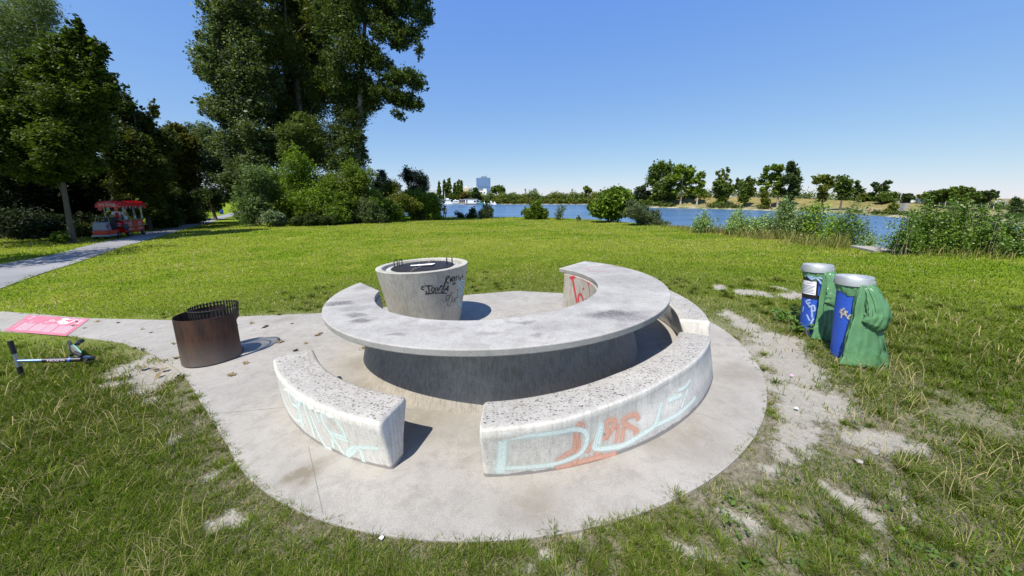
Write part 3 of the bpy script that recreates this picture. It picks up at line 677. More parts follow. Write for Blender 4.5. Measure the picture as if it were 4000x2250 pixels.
# benches: radius by angle, slightly out of round as cast and set
RO = lambda d: np.interp(d, [-150,-127,-115,-105,-91,-80,-73,-58,-42,-15,30], [2.63,2.64,2.66,2.68,2.685,2.66,2.61,2.55,2.56,2.585,2.60])
RIN = lambda d: np.interp(d, [-140,-127,-116,-105,-91,-86,-77,-65,-52,-40,-20,30], [2.30,2.335,2.355,2.37,2.385,2.375,2.34,2.285,2.265,2.28,2.27,2.27])
def bench_outer(d, z):   # outer face radius
    return 2.605+(RO(d)-2.605)*np.clip(z/.36, 0, 1)
def bench(a0, a1, label):
    root = empty('curved_bench', TP, label, 'bench', 'concrete benches round the table')
    rows = []
    e_ = np.array([0, .10, .25, .45, .7, 1.0]); rh = .028; st_ = np.degrees(rh*e_/2.5); ins = rh*(1-np.sqrt(np.clip(1-(1-e_)**2, 0, 1)))
    angs = [(a0+s, i) for s, i in zip(st_, ins)]+[(d, 0) for d in np.linspace(a0, a1, 60)[2:-2]]+[(a1-s, i) for s, i in zip(st_[::-1], ins[::-1])]
    for d, inset in angs:
        u = cs(R_(d)); ro, ri = float(RO(d)), float(RIN(d)); prof = []
        prof += [(2.60, -.02), (2.605, .0), (2.605+(ro-2.605)*.5, .18), (ro-.003, .335), (ro, .350)]
        for k in np.linspace(0, 90, 6): prof.append((ro-.034+.034*math.cos(R_(k)), .383+.034*math.sin(R_(k))))
        for k in np.linspace(90, 180, 6): prof.append((ri+.034+.034*math.cos(R_(k)), .383+.034*math.sin(R_(k))))
        prof += [(ri+.07, .15), (ri+.10, -.02)]
        mid_ = (ro+ri)/2; prof = [(r-inset*np.sign(r-mid_)*min(1, abs(r-mid_)/.1), z-(inset if z > .33 else 0)) for r, z in prof]
        rows.append([(*(PADC+r*u), z) for r, z in prof])
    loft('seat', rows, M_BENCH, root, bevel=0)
    return root
bl = bench(-144, -105.2, 'short left concrete bench with pale mint sprayed loops on its face')
bf = bench(-91.2, -33.6, 'long front concrete bench with mint and orange spray lettering')
bb = bench(-23.5, 24, 'plain concrete bench behind the table edge near the blue bins')

# concrete fire drum behind the table
GC = np.array([-1.36, 4.99])
grill = empty('concrete_grill', TP @ Matrix.Translation((*GC, 0)), 'tapered concrete barbecue drum with black lid and scrawled tags', 'barbecue')
M_GRILL = concrete('drum_concrete', (.48,.455,.395), streak=.4, blot=.5)
MB().lathe([(.50,-.02),(.505,0),(.672,.905),(.680,.925),(.674,.932),(.60,.932),(.59,.926),(.575,.86),(.0,.86)], 72, cap=True).build('drum', M_GRILL, grill, True, bevel=.004)
def gR(z): return .505+(.672-.505)*z/.905
MB().lathe([(.535,.862),(.535,.895),(.528,.900),(.47,.900),(.47,.862)], 64, cap=False).build('inner_ring', concrete('ring_concrete', (.46,.45,.41)), grill, True)
M_IRON = simple('black_iron', (.035,.030,.028), .55, .5, .4, 12, .3)
lid = MB().lathe([(.0,.893),(.458,.893),(.462,.897),(.462,.909),(.455,.913),(.30,.915),(0,.916)], 64, cap=False).build('grill_lid', M_IRON, grill, True)
hb = MB(); hb.box((0,0,.917), (.03,.86,.008), Matrix.Rotation(R_(-8),3,'Z'))
for t in (-.30, .30): hb.tube([(t*.14,t-.06,.925),(t*.14,t+.06,.925)], .014, 8); hb.box((t*.14,t,.921), (.06,.07,.01))
hb.build('hinge', simple('hinge_steel', (.22,.19,.16), .5, .7), lid)
for sgn, an in ((-1, 172), (1, 8)):
    hm = MB(); u = Vector((math.cos(R_(an)), math.sin(R_(an)), 0)); v = Vector((-u.y, u.x, 0))
    for off in (.36, .44):
        c = u*off; sp = .05
        pts = [c-v*sp+Vector((0,0,.91))]+[c+v*(sp*math.cos(R_(k)))*-1+Vector((0,0,.975+.04*math.sin(R_(k)))) for k in range(0, 181, 20)]+[c+v*sp+Vector((0,0,.91))]
        hm.tube(pts, .0075, 7)
    hm.build('lid_handle', M_IRON, lid, True)
pm = MB(); rt = Matrix.Rotation(R_(-3), 3, 'Z')
cr = [(-.17,-.055),(.16,-.075),(.185,.02),(.175,.05),(-.05,.035),(-.07,.075),(-.085,.03),(-.19,.02)]
pm.poly([(x, y-.02, .935+.006*math.sin(9*x)) for x, y in cr], .0015)
paper = pm.build('paper_sheet', simple('white_paper', (.82,.82,.80), .7, 0, .03)); paper.matrix_world = TP @ Matrix.Translation((*GC, 0))
tag(paper, 'crumpled white sheet of paper lying on the grill lid', 'paper')

# ---------------------------------------------------------------- sprayed and pen-drawn marks on the concrete
def spraymat(name, col, rough=.6, soft=True):
    m, nt, bs = new_mat(name); L = nt.links.new
    tc = N(nt, 'ShaderNodeTexCoord').outputs['Object']
    a = N(nt, 'ShaderNodeAttribute', attribute_name='cover')
    bs.inputs['Base Color'].default_value = (*col, 1); bs.inputs['Roughness'].default_value = rough
    f = N(nt, 'ShaderNodeMath', operation='MULTIPLY'); L(a.outputs['Fac'], f.inputs[0]); L(ramp(nt, noise(nt, tc, 120, 3, .7), [(.25, grey(.55)), (.6, grey(1))]), f.inputs[1])
    L(f.outputs[0], bs.inputs['Alpha']); return m
def march(px, py, F, t0=1.0, t1=12.0):
    d = rayP(px, py); ts = np.linspace(t0, t1, 900); P = CAMP+ts[:,None]*d; v = F(P); i = np.argmax(v < 0)
    if not (v < 0).any(): return None
    a, b = ts[max(i-1,0)], ts[i]
    for _ in range(22):
        m = (a+b)/2
        if F((CAMP+m*d)[None])[0] < 0: b = m
        else: a = m
    return CAMP+b*d
def grad(p, F):
    e = 1e-4; g = np.array([F((p+e*v)[None])[0]-F((p-e*v)[None])[0] for v in np.eye(3)]); return g/np.linalg.norm(g)
def spline(pts, n=10):
    p = np.array(pts, float)
    if len(p) < 3: return np.array([p[0]+(p[-1]-p[0])*t for t in np.linspace(0,1,n)])
    e = np.vstack([2*p[0]-p[1], p, 2*p[-1]-p[-2]]); o = []
    for i in range(1, len(e)-2):
        for t in np.linspace(0, 1, n, endpoint=False):
            o.append(.5*((2*e[i])+(-e[i-1]+e[i+1])*t+(2*e[i-1]-5*e[i]+4*e[i+1]-e[i+2])*t*t+(-e[i-1]+3*e[i]-3*e[i+1]+e[i+2])*t**3))
    return np.array(o+[p[-1]])
def sprayed(name, strokes, F, mat, parent, width, off=.003, label=None, soft=True, inv=None, n=8):
    """strokes: pixel polylines measured in the photo, laid on the surface F=0"""
    V = []; Q = []; A = []
    for s in strokes:
        w = width
        if isinstance(s, tuple): s, w = s
        pts = [march(x, y, F) for x, y in spline(s, n)]; pts = [p for p in pts if p is not None]
        if len(pts) < 2: continue
        P = np.array(pts); T = np.gradient(P, axis=0); base = len(V)//7
        for p, t in zip(P, T):
            nn = grad(p, F); sd = np.cross(nn, t); sd /= np.linalg.norm(sd)+1e-12
            for o_, al_ in ((-1.8, 0), (-.95, .22), (-.5, .95), (0, 1), (.5, .95), (.95, .22), (1.8, 0)): V.append(p+nn*off+sd*o_*w/2); A.append(al_)
        m_ = len(P)
        for i in range(m_-1):
            for k in range(6): q0 = base*7+i*7+k; Q.append((q0, q0+7, q0+8, q0+1))
        if soft:
            for k in range(7): A[base*7+k] *= .5; A[-1-k] *= .5
    Mi = np.array((TP.inverted() @ parent.matrix_world).inverted() if inv is None else inv)
    V = np.array(V); V = V @ Mi[:3,:3].T+Mi[:3,3]
    o = link(name, mesh_np(name, V, [np.array(Q)], True, {'cover': np.array(A)}), mat, parent)
    if label: o['label'] = label
    return o
def FB(P):
    q = P[:, :2]-PADC; d = np.degrees(np.arctan2(q[:,1], q[:,0])); return np.hypot(q[:,0], q[:,1])-bench_outer(d, P[:,2])+np.where((P[:,2] > .36) | (P[:,2] < 0), 9, 0)
M_MINT = spraymat('mint_spray', (.76,.87,.82)); M_ORANGE = spraymat('orange_spray', (.74,.40,.29)); M_RED = spraymat('red_spray', (.50,.015,.035)); M_BLACKPEN = spraymat('black_marker', (.015,.015,.017)); M_CYAN = spraymat('cyan_spray', (.35,.62,.68))
K = 1050/2576; c5 = lambda pts: [(1800+x*K, 1550+y*K) for x, y in pts]
K4 = 800/2108; c4 = lambda pts: [(1000+x*K4, 1350+y*K4) for x, y in pts]
sprayed('orange_graffiti', [(c5([(1100,280),(1140,265),(1165,300),(1110,330),(1090,500),(1000,560),(900,640)]), .05), (c5([(1110,330),(1130,480),(1080,660)]), .04), (c5([(1200,540),(1290,420),(1400,380),(1400,250),(1450,220),(1480,250),(1440,330),(1380,400)]), .045),
    (c5([(1480,300),(1510,290),(1480,450)]), .035), (c5([(1560,290),(1540,450)]), .045), (c5([(1700,230),(1690,180),(1640,175),(1560,215),(1570,260),(1650,300),(1690,330),(1660,380)]), .045), (c5([(900,680),(1050,650),(1280,590),(1500,540)]), .05), (c5([(1290,570),(1340,520)]), .07)], FB, M_ORANGE, bf, .05, .0008)
sprayed('mint_graffiti', [(c5([(400,410),(395,560),(375,740)]), .085), (c5([(370,440),(420,405),(620,375),(900,345),(1080,312),(1180,330),(1210,400),(1170,510),(1080,580),(900,640),(700,668),(300,690)]), .048), (c5([(1345,245),(1300,400),(1285,490),(1420,490),(1560,460),(1720,370),(1850,280),(1890,180),(1920,60)]), .05),
    (c5([(1350,250),(1310,480)]), .06), (c5([(1850,280),(2000,210),(2100,150),(2200,60),(2250,0)]), .045), (c5([(1980,40),(2060,5),(2120,-20)]), .05), (c5([(2150,0),(2110,110)]), .035), (c5([(2080,-60),(2150,-95),(2200,-160)]), .04), (c5([(2150,0),(2180,-80)]), .03)], FB, M_MINT, bf, .055, .0016)
sprayed('mint_graffiti', [c4(p) for p in [[(190,270),(250,420),(330,640),(410,760),(470,760),(440,640),(370,590),(330,440),(440,530),(460,570),(430,640),(500,850)], [(480,860),(440,640),(470,570)], [(610,960),(560,800),(490,600),(510,550),(580,620),(660,800)], [(560,700),(640,900),(720,1040),(780,1060)],
    [(960,990),(800,920),(700,800),(670,680),(700,650),(790,730),(880,850),(930,960)], [(930,960),(900,940),(760,890)], [(740,860),(800,960),(920,1130)], [(800,1060),(780,950)], [(1270,1060),(1130,1050),(1000,1050),(940,1110),(960,1130),(1050,1060),(1090,1120),(1110,1200)]]], FB, M_MINT, bl, .046, .001)
def FG(P): return np.hypot(P[:,0]-GC[0], P[:,1]-GC[1])-gR(P[:,2])+np.where(P[:,2] > .92, 9, 0)
K3 = 600/2174; c3 = lambda pts: [(1400+x*K3, 950+y*K3) for x, y in pts]
pen = [[(930,655),(905,655),(892,635),(910,612),(930,625)], [(935,605),(1060,603)], [(985,590),(1000,700),(970,715),(955,670)], [(1085,640),(1050,630),(1035,665),(1060,690),(1085,640),(1095,695)], [(1110,615),(1125,670),(1150,640),(1165,600)], [(1185,590),(1160,620),(1225,600),(1190,645),(1225,660),(1185,700),(1180,650)],
    [(1235,630),(1250,660),(1270,600),(1265,690)], [(940,722),(1100,705),(1260,710)], [(1215,560),(1225,580),(1250,480),(1290,475),(1240,530),(1280,575)], [(1300,490),(1305,550),(1330,480),(1300,520)], [(1355,470),(1325,500),(1340,540),(1360,480),(1370,540)], [(1375,485),(1395,470),(1385,530)], [(1415,450),(1425,510),(1450,480),(1440,540)], [(1480,430),(1460,480),(1478,470),(1475,500)],
    [(1320,585),(1370,550)], [(1345,590),(1380,565)]]
thin = [[(1240,740),(1245,820),(1300,740),(1260,860),(1285,890),(1305,850),(1330,780)], [(1240,740),(1310,735)], [(1290,720),(1350,690)], [(1320,730),(1340,835),(1380,760)], [(1345,770),(1375,835)], [(1400,650),(1410,760),(1380,770)], [(1390,660),(1420,650)]]
sprayed('black_tag', [c3(p) for p in pen], FG, M_BLACKPEN, grill, .020, .001, n=6)
sprayed('thin_tag', [c3(p) for p in thin], FG, M_BLACKPEN, grill, .010, .0015, n=6)
sprayed('cyan_graffiti', [c3(p) for p in [[(1545,380),(1520,480),(1495,560)], [(1500,525),(1440,540),(1420,580),(1470,640),(1490,670)], [(1480,700),(1430,710),(1408,770),(1420,850),(1460,900)]]], FG, M_CYAN, grill, .04, .0008)
def FI(P):  # inner face of the table base seen across the opening
    q = P[:, :2]-CI; r = RI-.07+.058*P[:,2]/.671; return np.where(P[:,1] > 4.45, r-np.hypot(q[:,0], q[:,1]), 9)+np.where(P[:,0] < .4, 9, 0)+np.where(P[:,2] > .66, 9, 0)
K6 = 750/2576; c6 = lambda pts: [(2100+x*K6, 980+y*K6) for x, y in pts]
sprayed('red_graffiti', [(c6([(432,365),(520,352),(620,385),(720,440),(800,530)]), .05), (c6([(470,370),(495,520),(530,700)]), .045), (c6([(550,690),(548,610),(575,580),(600,620),(620,690)]), .04), (c6([(612,495),(617,525)]), .05), (c6([(675,395),(690,500),(710,620)]), .025), (c6([(640,640),(648,665)]), .035)], FI, M_RED, table, .04, .0015)
def FT(P): return P[:,2]-.74
sprayed('faded_red_loop', [c6([(940,272),(780,275),(670,250),(700,225),(860,205),(1000,200),(1120,215)])], FT, spraymat('faded_red', (.50,.28,.29)), table, .03, .0025)
# ---------------------------------------------------------------- rusty fire bin
M_RUST, nt, bs = new_mat('rusted_steel'); L = nt.links.new
tc = N(nt, 'ShaderNodeTexCoord').outputs['Object']; sx = N(nt, 'ShaderNodeSeparateXYZ'); L(tc, sx.inputs[0])
mp = N(nt, 'ShaderNodeMapping'); mp.inputs['Scale'].default_value = (9,9,1.6); L(tc, mp.inputs[0])
c = mixc(nt, ramp(nt, noise(nt, mp.outputs[0], 1.2, 6, .7), [(.35, grey(0)), (.65, grey(1))]), (.030,.020,.018), (.105,.048,.026))
hz = N(nt, 'ShaderNodeMapRange'); hz.inputs[1].default_value = .34; hz.inputs[2].default_value = .02; L(sx.outputs[2], hz.inputs[0])
hm_ = N(nt, 'ShaderNodeMath', operation='MULTIPLY'); L(hz.outputs[0], hm_.inputs[0]); L(ramp(nt, noise(nt, tc, 5, 5), [(.25, grey(.5)), (.6, grey(1))]), hm_.inputs[1])
c = mixc(nt, hm_.outputs[0], c, (.15,.125,.11))
L(c, bs.inputs['Base Color']); bs.inputs['Roughness'].default_value = .62; bs.inputs['Metallic'].default_value = .35
bump(nt, bs, noise(nt, tc, 60, 5), .2, .004)
FC = np.array([-3.83, 4.02]); FR = .325
fb = empty('fire_bin', TP @ Matrix.Translation((*FC, 0)), 'rusty brown steel fire bin with a slatted black basket inside', 'fire bin')
sh = MB(); n = 60; a0, a1 = R_(100), R_(100+262)
ring = []
for k in range(n+1):
    a = a0+(a1-a0)*k/n; ht = .605-.03*(k/n); ring.append([(FR*f*math.cos(a), FR*f*math.sin(a), z) for f, z in ((1,.015),(1,ht),(.982,ht),(.982,.015))])
vv = [[sh.b.verts.new(p) for p in r] for r in ring]
for A, B in zip(vv[:-1], vv[1:]):
    for j in range(4): sh.b.faces.new((A[j], B[j], B[(j+1)%4], A[(j+1)%4]))
sh.b.faces.new(vv[0]); sh.b.faces.new(vv[-1][::-1])
sh.build('shell', M_RUST, fb, True)
MB().lathe([(.0,.0),(.27,.0),(.28,.02),(0,.03)], 40, cap=False).build('base_plate', M_RUST, fb, True)
bo = np.array([.05, .03]); bk = MB(); nb = 44; br = .240
for k in range(nb):
    a = 2*math.pi*k/nb; u = Vector((math.cos(a), math.sin(a), 0)); v = Vector((-u.y, u.x, 0)); o_ = Vector((*bo, 0))
    prof = [(br, .672), (br-.002, .56), (br-.02, .47), (br-.075, .385), (br-.14, .345), (br-.20, .33)]
    for (r1, z1), (r2, z2) in zip(prof[:-1], prof[1:]):
        w = .009
        ps = [o_+u*r1+v*w+Vector((0,0,z1)), o_+u*r1-v*w+Vector((0,0,z1)), o_+u*r2-v*w*(r2/br)+Vector((0,0,z2)), o_+u*r2+v*w*(r2/br)+Vector((0,0,z2))]
        bk.poly(ps, .005, u)
bk.build('basket_slats', M_IRON, fb)
rg = MB()
for r_, z_ in ((.243,.65),(.226,.49),(.18,.385),(.12,.345)): rg.tube([(bo[0]+r_*math.cos(t), bo[1]+r_*math.sin(t), z_) for t in np.linspace(0, 2*math.pi, 49)[:-1]], .007, 6, closed=True)
rg.build('basket_rings', M_IRON, fb, True)
MB().lathe([(0,.335),(.12,.337),(.20,.36),(.2,.352),(.12,.329),(0,.327)], 40, c=(bo[0], bo[1], 0), cap=False).build('fire_tray', M_IRON, fb, True)
for q1, q2 in (((.16,-.06),(.17,-.07)),((-.12,.1),(-.1,.1)),((.05,.15),(.05,.13))): MB().tube([(bo[0]+q1[0], bo[1]+q1[1], .0), (bo[0]+q2[0], bo[1]+q2[1], .39)], .011, 8).build('support_post', M_IRON, fb, True)

# ---------------------------------------------------------------- red information sheet on the path
q4 = [np.array(G(*p)) for p in [(16,1293),(258,1314),(350,1247),(112,1232)]]
O_, E1, E2 = q4[0], q4[1]-q4[0], q4[3]-q4[0]
def sheetpt(u, v, z=0): # bilinear
    p = q4[0]*(1-u)*(1-v)+q4[1]*u*(1-v)+q4[2]*u*v+q4[3]*(1-u)*v; return (p[0], p[1], z)
sign = empty('ground_sign', TP, 'red printed information sheet with white text glued on the grey path', 'ground sign')
b = MB()
for i in range(12):
    for j in range(8): b.poly([sheetpt(i/12,j/8,.005), sheetpt((i+1)/12,j/8,.005), sheetpt((i+1)/12,(j+1)/8,.005), sheetpt(i/12,(j+1)/8,.005)])
b.build('sheet', simple('red_print', (.52,.17,.22), .6, var=.1, scale=3), sign, weld=True)
M_WPRINT = simple('white_print', (.70,.60,.62), .6, var=.04)
tx = MB(); random.seed(3)
def bar(u0, v0, u1, v1, w):
    A, B = np.array(sheetpt(u0,v0,.008)), np.array(sheetpt(u1,v1,.008)); d = B-A; nn = np.array([-d[1], d[0], 0]); nn /= np.linalg.norm(nn)
    tx.poly([tuple(A-nn*w*.3), tuple(B-nn*w*.3), tuple(B+nn*w*.3), tuple(A+nn*w*.3)])
for u0, u1 in ((.14,.32),(.36,.54),(.57,.70),(.74,.95)):
    u = u0
    while u < u1: bar(u, .08+.03*random.random(), u, .46+.1*random.random(), .018); u += .028
bar(.06,.2,.06,.62,.012)
u = .46
while u < .56: bar(u, .66, u, .86-.08*random.random(), .02); u += .028
for u in (.2,.44,.64): bar(u-.012,.62,u+.02,.62,.05)
bar(.08,.78,.14,.78,.04); bar(.09,.9,.15,.9,.05); bar(.10,.72,.10,.80,.02)
tx.build('text_lines', M_WPRINT, sign)
ic = MB()
def iline(pts, w=.022): ic.tube([sheetpt(u, v, .008) for u, v in pts], w, 4)
iline([(.62,.93),(.68,.74),(.73,.72),(.76,.62)]); iline([(.60,.72),(.66,.70),(.70,.58),(.76,.60),(.80,.74),(.84,.93)]); iline([(.62,.93),(.72,.88),(.80,.95)]); iline([(.60,.72),(.62,.80),(.66,.80)])
for k in range(3): iline([(.86,.66+.1*k),(.90,.70+.1*k),(.93,.68+.1*k),(.97,.72+.1*k)], .014)
for v in ic.b.verts: v.co.z = .007+(v.co.z-.008)*.06
ic.build('dog_pictogram', M_WPRINT, sign)

# ---------------------------------------------------------------- kick scooter lying on its side
def fontmesh(name, body, size, mat, parent, M, extrude=.002):
    cu = bpy.data.curves.new(name, 'FONT'); cu.body = body; cu.size = size; cu.align_x = 'CENTER'; cu.align_y = 'CENTER'; cu.extrude = extrude
    t = bpy.data.objects.new(name+'_tmp', cu); COL.objects.link(t); bpy.context.view_layer.update()
    me = bpy.data.meshes.new_from_object(t.evaluated_get(bpy.context.evaluated_depsgraph_get())); bpy.data.objects.remove(t); bpy.data.curves.remove(cu)
    me.transform(M); return link(name, me, mat, parent)
A0 = G(92,1474); HB = Vector((A0[0], A0[1], 0)); zs = .205
B0 = G(318,1404,.12); stem_a = HB+Vector((-.02,0,zs)); stem_b = Vector((B0[0], B0[1], .12)); 
D0 = G(262,1338,.10); rear = Vector((D0[0], D0[1], .11))
sc = empty('kick_scooter', TP @ Matrix.Translation(HB), 'black and silver kick scooter lying on its side in the grass', 'scooter')
loc = lambda p: Vector(p)-HB
M_ALU = simple('aluminium', (.40,.45,.52), .38, .9, .08, 10); M_BLK = simple('black_plastic', (.012,.012,.014), .45, 0, .3); M_DECK = simple('silver_deck', (.24,.235,.215), .5, .4, .12, 9); M_TYRE = simple('dark_wheel', (.025,.025,.028), .6)
M_BLUE = simple('blue_ring', (.03,.12,.45), .4); M_GREENED = simple('mint_edge', (.18,.50,.38), .5)
ax = (stem_b-stem_a).normalized(); upv = Vector((-.05,0,1)).normalized()
h = MB(); h.tube([loc(stem_a-upv*.085), loc(stem_a+upv*.10)], .017, 10); h.build('handlebar', M_ALU, sc, True)
for s_, e_ in ((-.205,-.07),(.09,.245)):
    g_ = MB(); g_.tube([loc(stem_a+upv*s_), loc(stem_a+upv*e_)], .022, 10); g_.build('grip', M_BLK, sc, True)
Ls = (stem_b-stem_a).length
st_ = MB(); st_.tube([loc(stem_a), loc(stem_a+ax*(Ls*.42))], .017, 10); st_.build('stem_tube', simple('blue_steel', (.13,.20,.33), .4, .5), sc, True)
Ls = (stem_b-stem_a).length
st_ = MB(); st_.tube([loc(stem_a+ax*(Ls*.40)), loc(stem_b)], .027, 12); so_ = st_.build('lower_stem', M_BLK, sc, True)
fr_ = MB(); fr_.tube([loc(stem_a+ax*(Ls*.80)), loc(stem_a+ax*(Ls*.84))], .029, 12); fr_.build('blue_collar', M_BLUE, sc, True)
# lettering on the tube, upside down as it lies
toC = (Vector((0,0,EYE))-stem_a).normalized(); zax = (toC-ax*toC.dot(ax)).normalized(); yax = zax.cross(-ax)
Mt = Matrix((( -ax.x, yax.x, zax.x, 0), (-ax.y, yax.y, zax.y, 0), (-ax.z, yax.z, zax.z, 0), (0,0,0,1)))
Mt.translation = loc(stem_a+ax*(Ls*.62)+zax*.028)
fontmesh('stem_lettering', 'HUDORA', .036, M_WPRINT, sc, Mt, .001)
wc = stem_b-ax*.02+Vector((0,.05,-.03)); wd_ = Vector((.2,.25,1)).normalized()
def disc(parent, c, axis, r, w, name, mat, inner=.0):
    q = axis.to_track_quat('Z', 'Y').to_matrix().to_4x4(); m = MB(); m.lathe([(inner,-w/2),(r-.01,-w/2),(r,-w/4),(r,w/4),(r-.01,w/2),(inner,w/2)], 28, cap=False)
    bmesh.ops.transform(m.b, matrix=Matrix.Translation(c) @ q, verts=m.b.verts); return m.build(name, mat, parent, True)
wf = disc(sc, loc(wc+Vector((-.06,.06,0))), wd_, .075, .03, 'front_wheel', M_TYRE); disc(wf, loc(wc+Vector((-.06,.06,.004))), wd_, .04, .032, 'wheel_rim', M_ALU)
fg = MB(); fg.tube([loc(wc+Vector((-.18,.02,.06))), loc(wc+Vector((-.1,.0,.1))), loc(wc+Vector((.0,-.02,.06)))], .02, 8); fg.build('front_mudguard', M_BLK, sc, True)
dk = (rear-wc).normalized(); dn = Vector((0,0,1)); dn = (dn-dk*dn.dot(dk)).normalized(); sd_ = dk.cross(dn)
d_ = MB(); c0 = wc+dk*.16
d_.tube([loc(wc), loc(c0+dk*.05)], .02, 8)
fm_ = lambda l, s, n_: loc(c0+dk*l+dn*s+sd_*n_)
pts = [fm_(0,-.03,0), fm_(.08,-.06,0), fm_(.52,-.06,0), fm_(.60,-.02,0), fm_(.60,.02,0), fm_(.52,.06,0), fm_(.08,.06,0), fm_(0,.03,0)]
d_.poly(pts, .018, sd_); d_.build('deck', M_DECK, sc, bevel=.003)
d_ = MB(); d_.tube([fm_(.02,.055,.004), fm_(.3,.066,.004), fm_(.55,.05,.004)], .006, 6); d_.build('deck_edge', M_GREENED, sc)
wr = disc(sc, fm_(.68,0,-.01), sd_, .09, .03, 'rear_wheel', M_TYRE); disc(wr, fm_(.68,0,-.01), sd_, .05, .034, 'wheel_rim', M_ALU)
d_ = MB(); d_.tube([fm_(.58,.03,.02), fm_(.66,.05,.09), fm_(.76,.04,.07)], [.02,.028,.015], 8); d_.build('rear_mudguard', M_BLK, sc, True)

# ---------------------------------------------------------------- blue litter bins with green bags
M_BIN, nt, bs = new_mat('blue_perforated_steel'); L = nt.links.new
tc = N(nt, 'ShaderNodeTexCoord').outputs['Object']; sx = N(nt, 'ShaderNodeSeparateXYZ'); L(tc, sx.inputs[0])
an = N(nt, 'ShaderNodeMath', operation='ARCTAN2'); L(sx.outputs[1], an.inputs[0]); L(sx.outputs[0], an.inputs[1])
cb = N(nt, 'ShaderNodeCombineXYZ'); L(an.outputs[0], cb.inputs[0]); mz = N(nt, 'ShaderNodeMath', operation='MULTIPLY'); L(sx.outputs[2], mz.inputs[0]); mz.inputs[1].default_value = 5.5; L(mz.outputs[0], cb.inputs[1])
vr = N(nt, 'ShaderNodeTexVoronoi'); vr.inputs['Scale'].default_value = 13; vr.inputs['Randomness'].default_value = 0; L(cb.outputs[0], vr.inputs[0])
ho = ramp(nt, vr.outputs['Distance'], [(.24, grey(1)), (.32, grey(0))])
cc_ = mixc(nt, ramp(nt, noise(nt, tc, 4, 5), [(.3, grey(0)), (.7, grey(1))]), (.025,.095,.52), (.035,.125,.62))
L(mixc(nt, ho, cc_, (.012,.035,.20)), bs.inputs['Base Color']); bs.inputs['Roughness'].default_value = .42
bump(nt, bs, ho, .3, .004)
M_GALV = simple('galvanised_steel', (.42,.44,.43), .5, .45, .14, 14, .08); M_HOLE = simple('bin_inside', (.02,.02,.022), .9)
M_BAG, nt, bs = new_mat('green_bag'); L = nt.links.new
tc = N(nt, 'ShaderNodeTexCoord').outputs['Object']
L(mixc(nt, ramp(nt, noise(nt, tc, 5, 4), [(.3, grey(0)), (.7, grey(1))]), (.070,.175,.075), (.105,.235,.105)), bs.inputs['Base Color']); bs.inputs['Roughness'].default_value = .29; bs.inputs['Specular IOR Level'].default_value = .5
mp = N(nt, 'ShaderNodeMapping'); mp.inputs['Scale'].default_value = (1,1,.45); L(tc, mp.inputs[0]); dn = N(nt, 'ShaderNodeTexNoise'); dn.inputs['Scale'].default_value = 6; L(mp.outputs[0], dn.inputs[0])
da = N(nt, 'ShaderNodeVectorMath', operation='MULTIPLY_ADD'); L(dn.outputs['Color'], da.inputs[0]); da.inputs[1].default_value = (.12,)*3; L(mp.outputs[0], da.inputs[2])
bump(nt, bs, noise(nt, da.outputs[0], 20, 3, .5, 1.5), .25, .02)
def bin_(cx, cy, rot, label, h=.83, r=.128, lean=(0,0)):
    M = TP @ Matrix.Translation((cx, cy, 0)) @ Matrix.Rotation(rot, 4, 'Z') @ Matrix.Rotation(lean[0], 4, 'Y') @ Matrix.Rotation(lean[1], 4, 'X')
    root = empty('litter_bin', M, label, 'litter bin', 'pair of litter bins')
    MB().lathe([(r,-.03),(r,h),(r-.006,h),(r-.006,.02)], 56, cap=False).build('bin_body', M_BIN, root, True)
    l = MB(); l.lathe([(r+.018,h-.03),(r+.022,h-.028),(r+.022,h+.052),(r+.016,h+.060),(r-.005,h+.058),(.090,h+.030),(.075,h+.0),(.075,h-.1)], 64, cap=False); lo_ = l.build('bin_lid', M_GALV, root, True)
    MB().lathe([(0,h-.09),(.075,h-.09)], 32, cap=False).build('opening', M_HOLE, lo_)
    for sx_ in (1, -1): l = MB(); l.box((sx_*(r+.026),0,h-.005), (.012,.06,.05)); l.build('lid_clip', M_GALV, lo_, bevel=.002)
    # bag turned over the rim: a crinkled band under the lid
    k_ = 96; band = []
    for zz_, off in ((h-.03,.006),(h-.055,.010),(h-.09,.009),(h-.112,.004)):
        band.append([((r+off+.005*math.sin(7*t+zz_*60)+.003*math.sin(19*t))*math.cos(t), (r+off+.005*math.sin(7*t+zz_*60)+.003*math.sin(19*t))*math.sin(t), zz_+(.018*math.sin(2*t+1)+.008*math.sin(5*t) if zz_ < h-.08 else 0)) for t in np.linspace(0, 2*math.pi, k_+1)[:-1]])
    V = np.array(band).reshape(-1, 3); i, j = np.meshgrid(np.arange(3), np.arange(k_), indexing='ij'); i, j = i.ravel(), j.ravel()
    link('bag_collar', mesh_np('bag_collar', V, [np.stack([i*k_+j, i*k_+(j+1)%k_, (i+1)*k_+(j+1)%k_, (i+1)*k_+j], 1)], True), M_BAG, root)
    return root
BL, BR = np.array([3.845, 4.06]), np.array([3.625, 3.405])
bin1 = bin_(*BL, R_(-60), 'blue litter bin with taped paper notice and pale scrawl, nearer the lake', lean=(R_(-1.5), R_(-1.5)))
bin2 = bin_(*BR, R_(-60), 'blue litter bin with plain front and yellow scrawl, nearer the camera', lean=(R_(-1), R_(-1)))
def FBIN(c, r=.128):
    def f(P): return np.hypot(P[:,0]-c[0], P[:,1]-c[1])-r+np.where((P[:,2] > .83) | (P[:,2] < 0), 9, 0)
    return f
KB = 600/1581; cb_ = lambda pts: [(3000+x*KB, 950+y*KB) for x, y in pts]
def bmat(c, b): return TP.inverted() @ b.matrix_world
M_PALEBLUE = spraymat('pale_blue_paint', (.42,.55,.85)); M_YEL = spraymat('yellow_scrawl', (.60,.52,.30))
